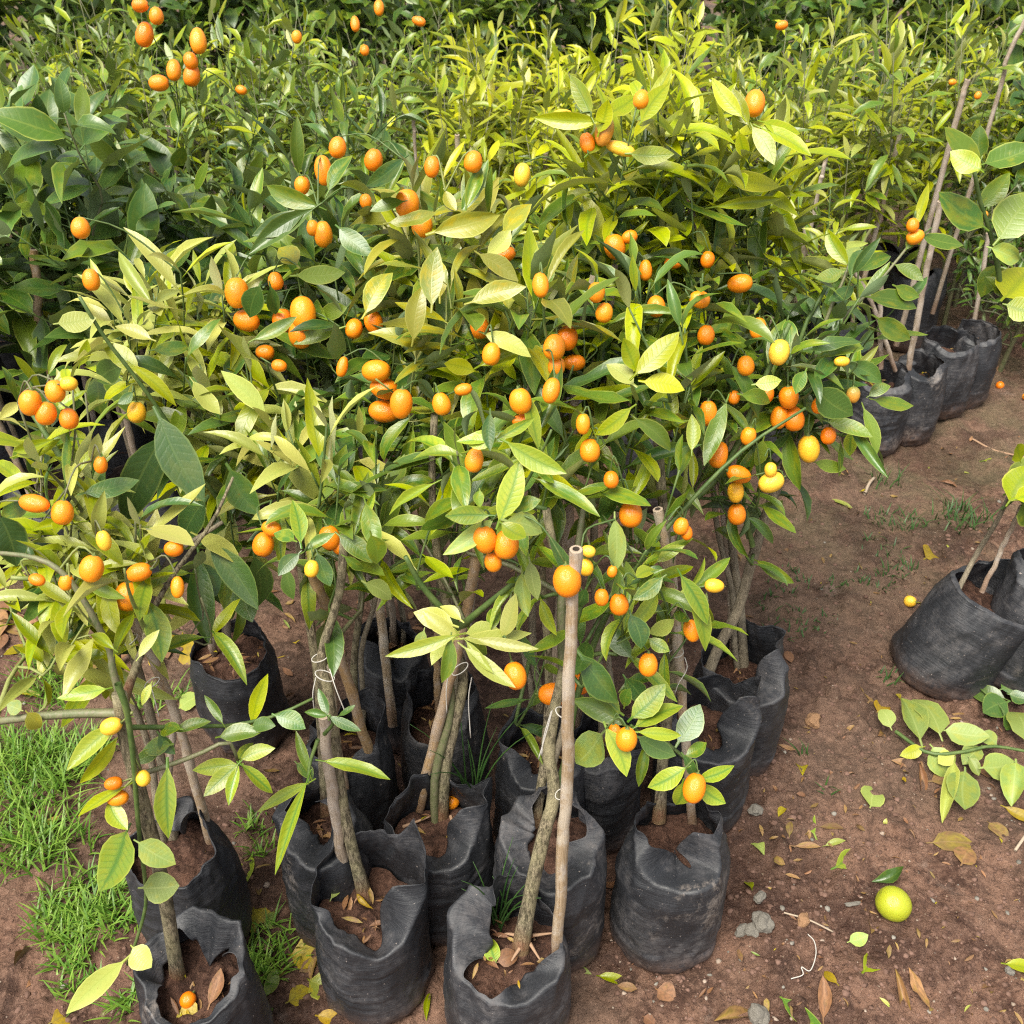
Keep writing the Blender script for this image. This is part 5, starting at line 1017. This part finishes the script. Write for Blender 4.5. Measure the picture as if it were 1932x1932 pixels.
LEAFN = [0]
def lie(px, py, tx, ty, wpx, pal, label, kind='lance', var=None, dz=.003, cat='leaf', flip=False, name='fallen_leaf', zb=None, group='fallen leaves on the ground'):
    a = GG(px, py, dz) if zb is None else G(px, py, zb+dz); b_ = GG(tx, ty, dz+U(0, .006)) if zb is None else G(tx, ty, zb+dz+.006); d = b_-a; L = d.length
    ws = wpx/(max(8, math.hypot(tx-px, ty-py))*SPEC[kind][0]); up = Vector((U(-.25, .25), U(-.4, .1), 1))
    M = leaf_frame(a, d, -up if flip else up, L*1.05, 0, max(.5, min(2.4, ws)))
    o = ob(name, leaf_mesh(kind, random.choice((0, 1, 3)) if var is None else var, pal)); o.matrix_basis = M; tag(o, label, cat, group); return o
for a in [
 (1575,1642,1632,1620,34,'chlor','flat yellowish leaf lying above the round lime'), (1535,1580,1500,1510,30,'mid','long folded green leaf with brown edge on the mud right of the front bags','lance',4), (1545,1570,1590,1572,16,'dry','brown curled strip beside the long folded green leaf'),
 (1555,1603,1590,1600,12,'lime','small pale sliver leaf below the folded green leaf'), (1500,1600,1545,1605,14,'dry','thin brown leaf next to the small pale sliver'), (1440,1620,1405,1570,28,'wilt','rolled olive leaf right beside the upright right bag','curl',0),
 (1415,1690,1412,1660,14,'yel','small yellow green leaf standing at the foot of the right bag'), (1625,1640+205,1672,1800,34,'yel','bright green leaf below the round lime','lance',4), (1600,1785,1632,1775,24,'wilt','small folded pale leaf left of the round lime','broad'),
 (1475,1915-30,1555,1960,40,'mid','green leaf with white specks at the bottom edge right of centre'), (1550,1930,1548,1860,28,'dry','light brown oval leaf upright at the bottom right of centre'), (1575,1868,1552,1835,18,'gold','small yellowish leaf touching the light brown oval leaf'),
 (1345,1935,1425,1915,50,'dry','large orange brown leaf at the bottom edge','curl',3), (1685,1840,1720,1945,30,'dry','long rolled dry brown leaf below the lime','curl',1), (1710,1835,1745,1920,22,'dry','second rolled dry leaf lying against the long one','curl',4),
 (1850,1870,1890,1830,26,'dry','crumpled tan leaf near the right edge','curl',5), (1895,1825,1960,1850,36,'yel','yellow green leaf cut by the right edge at the bottom'), (1760,1590,1845,1590,42,'dry','smooth red brown oval leaf on the mud right of the lime','broad',0),
 (1815,1630,1835,1600,32,'dry','short orange brown leaf under the red brown oval one','broad',0), (1640,1530,1655,1490,34,'wilt','dull olive leaf pressed in the mud in the middle of the path','broad',0), (1465,1555,1480,1535,24,'gold','small yellow curled leaf near the right bag','curl',3),
 (1487,1585,1490,1560,12,'dry','tiny brown leaf next to the small yellow curled leaf'), (1642,1672,1700,1660,28,'dark','dark crumpled green leaf just above the round lime','curl',2), (1640,1770,1650,1730,30,'dry','folded brown leaf touching the left of the lime','curl',1),
 (1745,1060,1772,1045,30,'gold','bright yellow leaf on the muddy path','broad',1), (1715,1140,1735,1120,26,'gold','bitten yellow leaf lying beside the fallen kumquat on the path','curl',5), (1860,858,1918,858,16,'yel','yellow green pod shaped leaf far up the path','lance',4),
 (1775,905,1808,915,18,'dry','red brown curled leaf on the far path','curl',3), (1655,1395,1690,1360,26,'dry','tan curled leaf left of the cut branch','curl',0), (1690,1310,1728,1322,34,'gold','ragged yellow leaf above the cut branch','curl',5), (1640,1325,1662,1295,40,'dry','brown and yellow leaf beside the ragged yellow leaf','broad',1), (1655,1345,1675,1330,24,'gold','small golden leaf at the left tip of the cut branch','broad',1),
 (1680,1440,1725,1450,30,'dry','tan folded leaf at the left under the cut branch','curl',1), (1760,1468,1812,1460,34,'dry','grey brown flat leaf under the cut branch','lance',0), (1735,1440,1745,1495,26,'dry','narrow brown leaf below the left of the cut branch','curl',3), (1850,1450,1905,1450,36,'dry','purplish brown leaf under the right of the cut branch','broad',0), (1900,1515,1960,1545,30,'gold','speckled yellow leaf at the right edge below the cut branch'), (1795,1350,1860,1355,26,'dry','rusty curled leaf above the cut branch','curl',0), (1870,1545,1900,1580,30,'dry','dark red leaf near the right edge','broad',0),
 (1130,1838,1195,1860,24,'yel','small yellow green leaf at the foot of the bottom centre bag'), (1240,1870,1270,1890,40,'dry','brown leaf under the small yellow green one','broad',0), (1215,1920,1235,1935,30,'dry','dark brown leaf at the bottom edge centre','broad'), (805,1930,812,1880,26,'yel','curled lime leaf between the two bottom bags','curl',3), (1062,1930,1085,1960,24,'mid','green leaf tip at the bottom edge'),
 (478,1625,462,1690,32,'chlor','oval yellow green leaf standing on the soil left of the dusty bag'), (480,1720,495,1770,44,'gold','olive yellow leaf beside the grass between the left bags','broad',1), (500,1755,550,1735,44,'wilt','pale leaf with torn edge between the left bags','broad',0), (550,1800,620,1810,60,'gold','broad mottled yellow leaf under the large torn bag','broad',0), (585,1850,640,1890,50,'olive','olive broken leaf at the foot of the large torn bag','broad',1), (545,1890,590,1870,44,'gold','bright yellow leaf at the foot of the large torn bag','broad',1), (600,1920,640,1935,36,'gold','pale yellow leaf at the bottom edge by the large bag'), (500,1880,520,1830,30,'mid','green leaf in the gap right of the bottom left bag'), (495,1930,515,1890,24,'dark','dark green leaf at the bottom right of the bottom left bag'),
 (100,1935,155,1910,50,'gold','spotted golden leaf at the bottom left','broad',1), (30,1830,55,1775,16,'dry','grey curled dead leaf at the left on the bare soil','curl',3), (50,1865,75,1835,22,'dry','small dark withered leaf at the bottom left','curl',5), (72,1560,110,1540,18,'gold','orange leaf lying in the grass at the left','lance',3), (500,1540,520,1525,22,'gold','small yellow leaf behind the bag with the pointed rim','curl',3), (340,1340,380,1325,44,'wilt','yellow leaf on the grass beside the bag standing apart','broad',0), (345,1200,360,1260,36,'gold','yellow leaf leaning against the bag standing apart','broad',1),
 (105,1300,170,1300,60,'dry','broad reddish brown leaf by the grass at the left','broad',0), (25,1305,75,1310,30,'gold','pale cream dry leaf at the left edge','curl',3), (60,1215,10,1240,30,'gold','long yellowish dry leaf at the left edge','lance',3), (1510,1480,1495,1415,26,'gold','yellow leaf leaning on the creased right back bag','curl',0), (1565,945,1610,965,14,'lime','pale sliver lying on the far path'), (1880,1255,1935,1235,40,'wilt','pale green leaf at the foot of the tilted bag','broad',1), (560,1215,520,1240,20,'gold','yellow leaf behind the left stems'), (1215,1100,1250,1100,14,'gold','small yellow leaf behind the right stems')]:
    lie(*a)
# leaf pile at the left: individually lying dry leaves
for i in range(46):
    x, y = U(0, 150), U(1155, 1270)
    if i > 30: x, y = U(150, 340), U(1150, 1290)
    a = U(0, 6.28); l = U(30, 62)
    lie(x, y, x+l*math.cos(a), y+l*.7*math.sin(a), l*U(.35, .6), 'dry' if R_() < .85 else 'gold', 'dry brown leaf in the pile of leaves at the left edge', random.choice(('broad', 'curl', 'broad')), random.choice((0, 1, 3, 5)), dz=.008+.012*R_(), group='dry leaves piled at the left edge')
# litter between the bags: too small or shaded to pick apart
lit = []
for i in range(230):
    x, y = U(420, 1500), U(1000, 1900); p = GG(x, y, .004)
    if any((p.xy-b[0].xy).length < b[1]*1.02 for b in BAG.values()): continue
    a = U(0, 6.28); d = Vector((math.cos(a), math.sin(a), U(-.1, .25))); lit.append((leaf_frame(p, d, Vector((U(-.5, .5), U(-.5, .5), 1)), U(.015, .05)), random.choice(('lance', 'broad', 'curl')), random.randrange(6), pick({'dry': .84, 'gold': .05, 'wilt': .06, 'mid': .05})))
for i in range(260):
    x, y = U(1400, 1932), U(720, 1930); p = GG(x, y, .003)
    if any((p.xy-b[0].xy).length < b[1]*1.02 for b in BAG.values()): continue
    a = U(0, 6.28); d = Vector((math.cos(a), math.sin(a), U(-.1, .2))); lit.append((leaf_frame(p, d, Vector((U(-.5, .5), U(-.5, .5), 1)), U(.006, .026)), random.choice(('lance', 'curl')), random.randrange(6), pick({'dry': .90, 'gold': .06, 'lime': .04})))
for b in BAG.values():
    for i in range(0 if b is BAG['B8'] or b is BAG['B7'] else 20):
        a = U(0, 6.28); r = b[1]*.58*math.sqrt(R_()); p = b[0]+Vector((r*math.cos(a), r*math.sin(a), b[2]+.012)); a = U(0, 6.28)
        if b[3] is BAG['B17'][3] or b[3] is BAG['B6'][3] and i > 6: continue
        lit.append((leaf_frame(p, Vector((math.cos(a), math.sin(a), U(-.2, .3))), Vector((U(-.6, .6), U(-.6, .6), 1)), U(.010, .036)), random.choice(('lance', 'narrow', 'curl')), random.randrange(6), pick({'dry': .9, 'gold': .1})))
tag(joined('leaf_litter', lit, None, Vector()), 'small dead leaves and scraps scattered over soil and bags', 'leaf litter', kind='stuff')
# in the bags
zb1 = BAG['B1'][2]; lie(395, 1895, 418, 1832, 34, 'dry', 'tan curled leaf inside the bottom left bag', 'lance', 3, .02, zb=zb1, group='leaves lying inside bags'); lie(372, 1912, 330, 1895, 40, 'gold', 'yellow leaf inside the bottom left bag', 'broad', 0, .01, zb=zb1, group='leaves lying inside bags')
lie(935, 1815, 925, 1770, 32, 'chlor', 'round yellow green leaf inside the bottom centre bag', 'broad', 0, .012, zb=BAG['B4'][2], group='leaves lying inside bags'); lie(940, 1815, 978, 1800, 34, 'dry', 'tan leaf next to the yellow green one in the bottom centre bag', 'broad', 1, .01, zb=BAG['B4'][2], group='leaves lying inside bags')
lie(625, 1695, 645, 1660, 18, 'wilt', 'pale pod like leaf inside the large torn bag', 'narrow', 3, .012, zb=BAG['B3'][2], group='leaves lying inside bags')
def loose_fruit(mesh, px, py, wp, label, cat, name, zb=None, tilt=None):
    p = GG(px, py) if zb is None else G(px, py, zb); dep = proj(p)[2]; r = wp/2/FPX*dep; p.z += r*.8
    p = p + (cO-p).normalized()*0; o = ob(name, mesh, loc=p); o.scale = (2*r, 2*r, 2*r*1.04); o.rotation_euler = tilt or (1.2, .3, U(0, 6)); return tag(o, label, cat)
loose_fruit(fruit_mesh(9, M_lime, .0, False), 1677, 1728, 63, 'round yellow green lime lying on the mud at the lower right', 'lime', 'lime')
loose_fruit(FRUIT['o'][0], 357, 1893, 30, 'small orange kumquat lying inside the bottom left bag', 'kumquat', 'kumquat', zb1+.005)
loose_fruit(FRUIT['o'][1], 853, 1520, 28, 'half rotten orange kumquat on the red soil beside the onion grass', 'kumquat', 'kumquat', BAG['B6'][2])
loose_fruit(FRUIT['y'][0], 1715, 1142, 22, 'fallen yellow kumquat on the muddy path', 'kumquat', 'kumquat')
loose_fruit(FRUIT['o'][2], 1888, 722, 15, 'small orange kumquat on the far path near the third far bag', 'kumquat', 'kumquat')
loose_fruit(FRUIT['o'][1], 1936, 748, 14, 'fallen orange kumquat at the right edge of the far path', 'kumquat', 'kumquat')
# --- cut branch with big pale leaves
b = GG(1814, 1419, .03); t = Tree('cut_branch', b, 'cut citrus branch with large pale green leaves lying on the mud at the right', 'branch')
g = lambda x, y, z: G(x, y, z)
t.branch([g(1690, 1380, .02), g(1750, 1420, .028), g(1814, 1419, .034), g(1872, 1408, .036), g(1950, 1420, .03)], .0042, .0032, M_twig, 14)
def gl(bx, by, tx, ty, w_, pal, z1=.035, z2=.05):
    a = G(bx, by, z1); c = G(tx, ty, z2); d = c-a; up = Vector((U(-.2, .2), -.5, 1)); ws = w_/(math.hypot(tx-bx, ty-by)*SPEC['broad'][0])
    t.leaves.append((leaf_frame(a, d, up, d.length*1.05, 0, max(.6, min(2, ws))), 'broad', random.choice((1, 3, 2, 8, 9)), pal, 1))
for a in [(1736,1395,1704,1306,58,'wilt'), (1773,1384,1732,1294,60,'wilt',.035,.06), (1784,1378,1864,1391,52,'wilt'), (1821,1456,1818,1528,54,'wilt',.03,.02), (1801,1440,1784,1540,30,'lime',.03,.02), (1855,1448,1910,1439,44,'wilt',.03,.02), (1934,1395,1917,1320,54,'wilt',.035,.06), (1917,1440,1915,1508,56,'wilt',.03,.02), (1680,1372,1660,1332,32,'wilt'), (1760,1410,1800,1460,50,'wilt',.03,.015), (1830,1430,1850,1460,42,'wilt',.03,.02), (1880,1405,1850,1380,40,'wilt'), (1850,1410,1820,1440,44,'wilt',.03,.025), (1800,1425,1770,1440,40,'lime',.03,.02), (1740,1410,1700,1425,24,'yel',.03,.02)]: gl(*a)
t.finish()
b = GG(1880, 1330, .02); t = Tree('cut_branch', b, 'small cut sprig with dark glossy leaves at the foot of the tilted bag', 'branch')
t.branch([g(1900, 1360, .015), g(1885, 1330, .02), g(1850, 1300, .02)], .003, .002, M_twig)
for a in [(1895,1318,1830,1295,40,'dark',.02,.02), (1900,1325,1855,1345,44,'dark',.02,.015), (1905,1310,1940,1320,38,'dark',.02,.02), (1908,1350,1900,1375,30,'dark',.02,.015), (1890,1300,1925,1285,34,'dark',.02,.03)]: gl(*a)
t.finish()
# --- stones, clods and pebbles
def rock_mesh(seed, m, rough=.35, sub=2):
    import bmesh
    bm = bmesh.new(); bmesh.ops.create_icosphere(bm, subdivisions=sub, radius=1)
    for v in bm.verts:
        c = v.co; k = 1 + rough*float(noise3(c.x*1.3+seed, c.y*1.3, c.z*1.3, seed)) + .12*float(noise3(c.x*4, c.y*4, c.z*4, seed)); v.co = c*k
    me = bpy.data.meshes.new('stone'); bm.to_mesh(me); bm.free(); me.materials.append(m)
    me.polygons.foreach_set('use_smooth', np.zeros(len(me.polygons), bool)); return me
for i, (px, py, w_, h_, m, lab) in enumerate([(1435, 1738, 44, 56, M_stone, 'angular grey stone leaning beside the right bag'), (1398, 1752, 38, 28, M_stone, 'small grey stone near the foot of the right bag'), (1430, 1700, 42, 26, M_stone, 'flat grey clod above the angular grey stone'), (1418, 1755, 36, 34, M_stone, 'dull stone between the two grey stones'), (1420, 1540, 38, 30, M_stone, 'rounded mud clod right of the creased bag'), (1512, 1740, 40, 30, M_stone_b, 'reddish clod left of the lime'), (1532, 1352, 36, 46, M_stone_b, 'smooth brown oval stone on the path'), (1900, 1835, 24, 22, M_stone, 'pale pebble at the right edge'), (1605, 1715, 40, 12, M_stone, 'thin dark slate chip left above the lime'), (1430, 1905, 50, 60, M_stone, 'cracked grey clod at the bottom edge'), (1818, 1565, 20, 15, M_stone_b, 'tan pebble below the cut branch'), (1755, 700, 14, 10, M_stone_b, 'small brown clod beside the far bags'), (1888, 690, 34, 22, M_stone_b, 'brown clod at the far end of the path')]):
    p = GG(px, py+h_*.3); dep = proj(p)[2]; o = ob('stone', rock_mesh(i+3, m, .4, 3), loc=p+Vector((0, 0, h_*.16/FPX*dep))); w_ *= .72; h_ *= .72; o.scale = (w_*.5/FPX*dep, h_*.5/FPX*dep, h_*.36/FPX*dep); o.rotation_euler = (0, 0, U(0, 1)); tag(o, lab, 'stone', 'stones on the mud')
import bmesh
Vs, Fs, n = [], [], 0; prot = []
for k in range(4):
    me = rock_mesh(40+k, M_stone_b, .5, 1); v = np.zeros(len(me.vertices)*3); me.vertices.foreach_get('co', v); prot.append((v.reshape(-1, 3), np.array([list(p.vertices) for p in me.polygons]))); bpy.data.meshes.remove(me)
fm = []
for i in range(6500):
    x, y = (U(1150, 1932), U(900, 1930)) if R_() < .75 else (U(0, 700), U(1150, 1930)); p = GG(x, y, .0); s = .0009+.0055*R_()**4; v, f = prot[i % 4]
    a = U(0, 6.28); Rm = np.array(Matrix.Rotation(a, 3, 'Z')); Vs.append((v*np.array([s*U(.8, 1.4), s, s*.7])) @ Rm.T + np.array(p)); Fs.append(f+n); n += len(v); fm += [0 if R_() < .93 else (1 if R_() < .5 else 2)]*len(f)
o = ob('gravel', mesh_np('gravel', np.concatenate(Vs), np.concatenate(Fs), None, [stone_mat('crumb', (.09, .05, .035), (.17, .10, .075)), M_stone, stone_mat('pale_grit', (.22, .17, .13), (.32, .25, .2))], fm, False)); tag(o, 'soil crumbs and pale grit strewn over the mud', 'gravel', kind='stuff')
# --- scraps: twine, straws
def scrap(name, pts, r, m, label, cat):
    q = resample([GG(x, y, z) for x, y, z in pts], len(pts)*5); b = q[0].copy(); root = tube(name, q, r, m, None, b, 6, .1, 3); root.location = b; tag(root, label, cat)
scrap('twine', [(1490, 1855, .006), (1512, 1848, .01), (1508, 1838, .012), (1525, 1842, .012), (1535, 1815, .012), (1532, 1790, .015), (1520, 1775, .008)], .0009, M_string, 'knotted scrap of white twine lying on the mud at the bottom', 'twine')
scrap('straw', [(1476, 1734, .005), (1520, 1750, .008), (1570, 1763, .006)], .0016, M_pith, 'pale straw lying left of the lime', 'straw')
scrap('twig_scrap', [(1835, 820, .006), (1880, 840, .008), (1935, 860, .01)], .003, M_root, 'thin brown twig lying across the far path', 'twig')
scrap('twig_scrap', [(1632, 930, .006), (1640, 912, .008), (1650, 898, .01)], .0045, M_pith, 'short pale piece of reed on the far path', 'twig')
scrap('twig_scrap', [(1915, 1605, .006), (1930, 1585, .01), (1945, 1560, .01)], .003, M_pith, 'broken pale twig at the right edge', 'twig')
for key, pts in (('B6', [(760, 1560), (800, 1545), (832, 1530)]), ('B6', [(850, 1540), (858, 1565), (862, 1585)]), ('B4', [(975, 1765), (955, 1762), (940, 1768)]), ('B4', [(1000, 1780), (1012, 1800), (1025, 1820)]), ('B4', [(1005, 1765), (1030, 1762), (1050, 1760)]), ('B4', [(980, 1790), (968, 1808), (962, 1818)])):
    zz = BAG[key][2]; q = resample([G(x, y, zz+.008) for x, y in pts], 10); r_ = tube('root', [v-q[0] for v in q], [.003-.002*i/9 for i in range(10)], M_root, None, Vector(), 6, .15, 3); r_.location = q[0]; r_.parent = BAG[key][3]; r_.matrix_parent_inverse = BAG[key][3].matrix_world.inverted() if False else Matrix.Translation(-BAG[key][3].location)
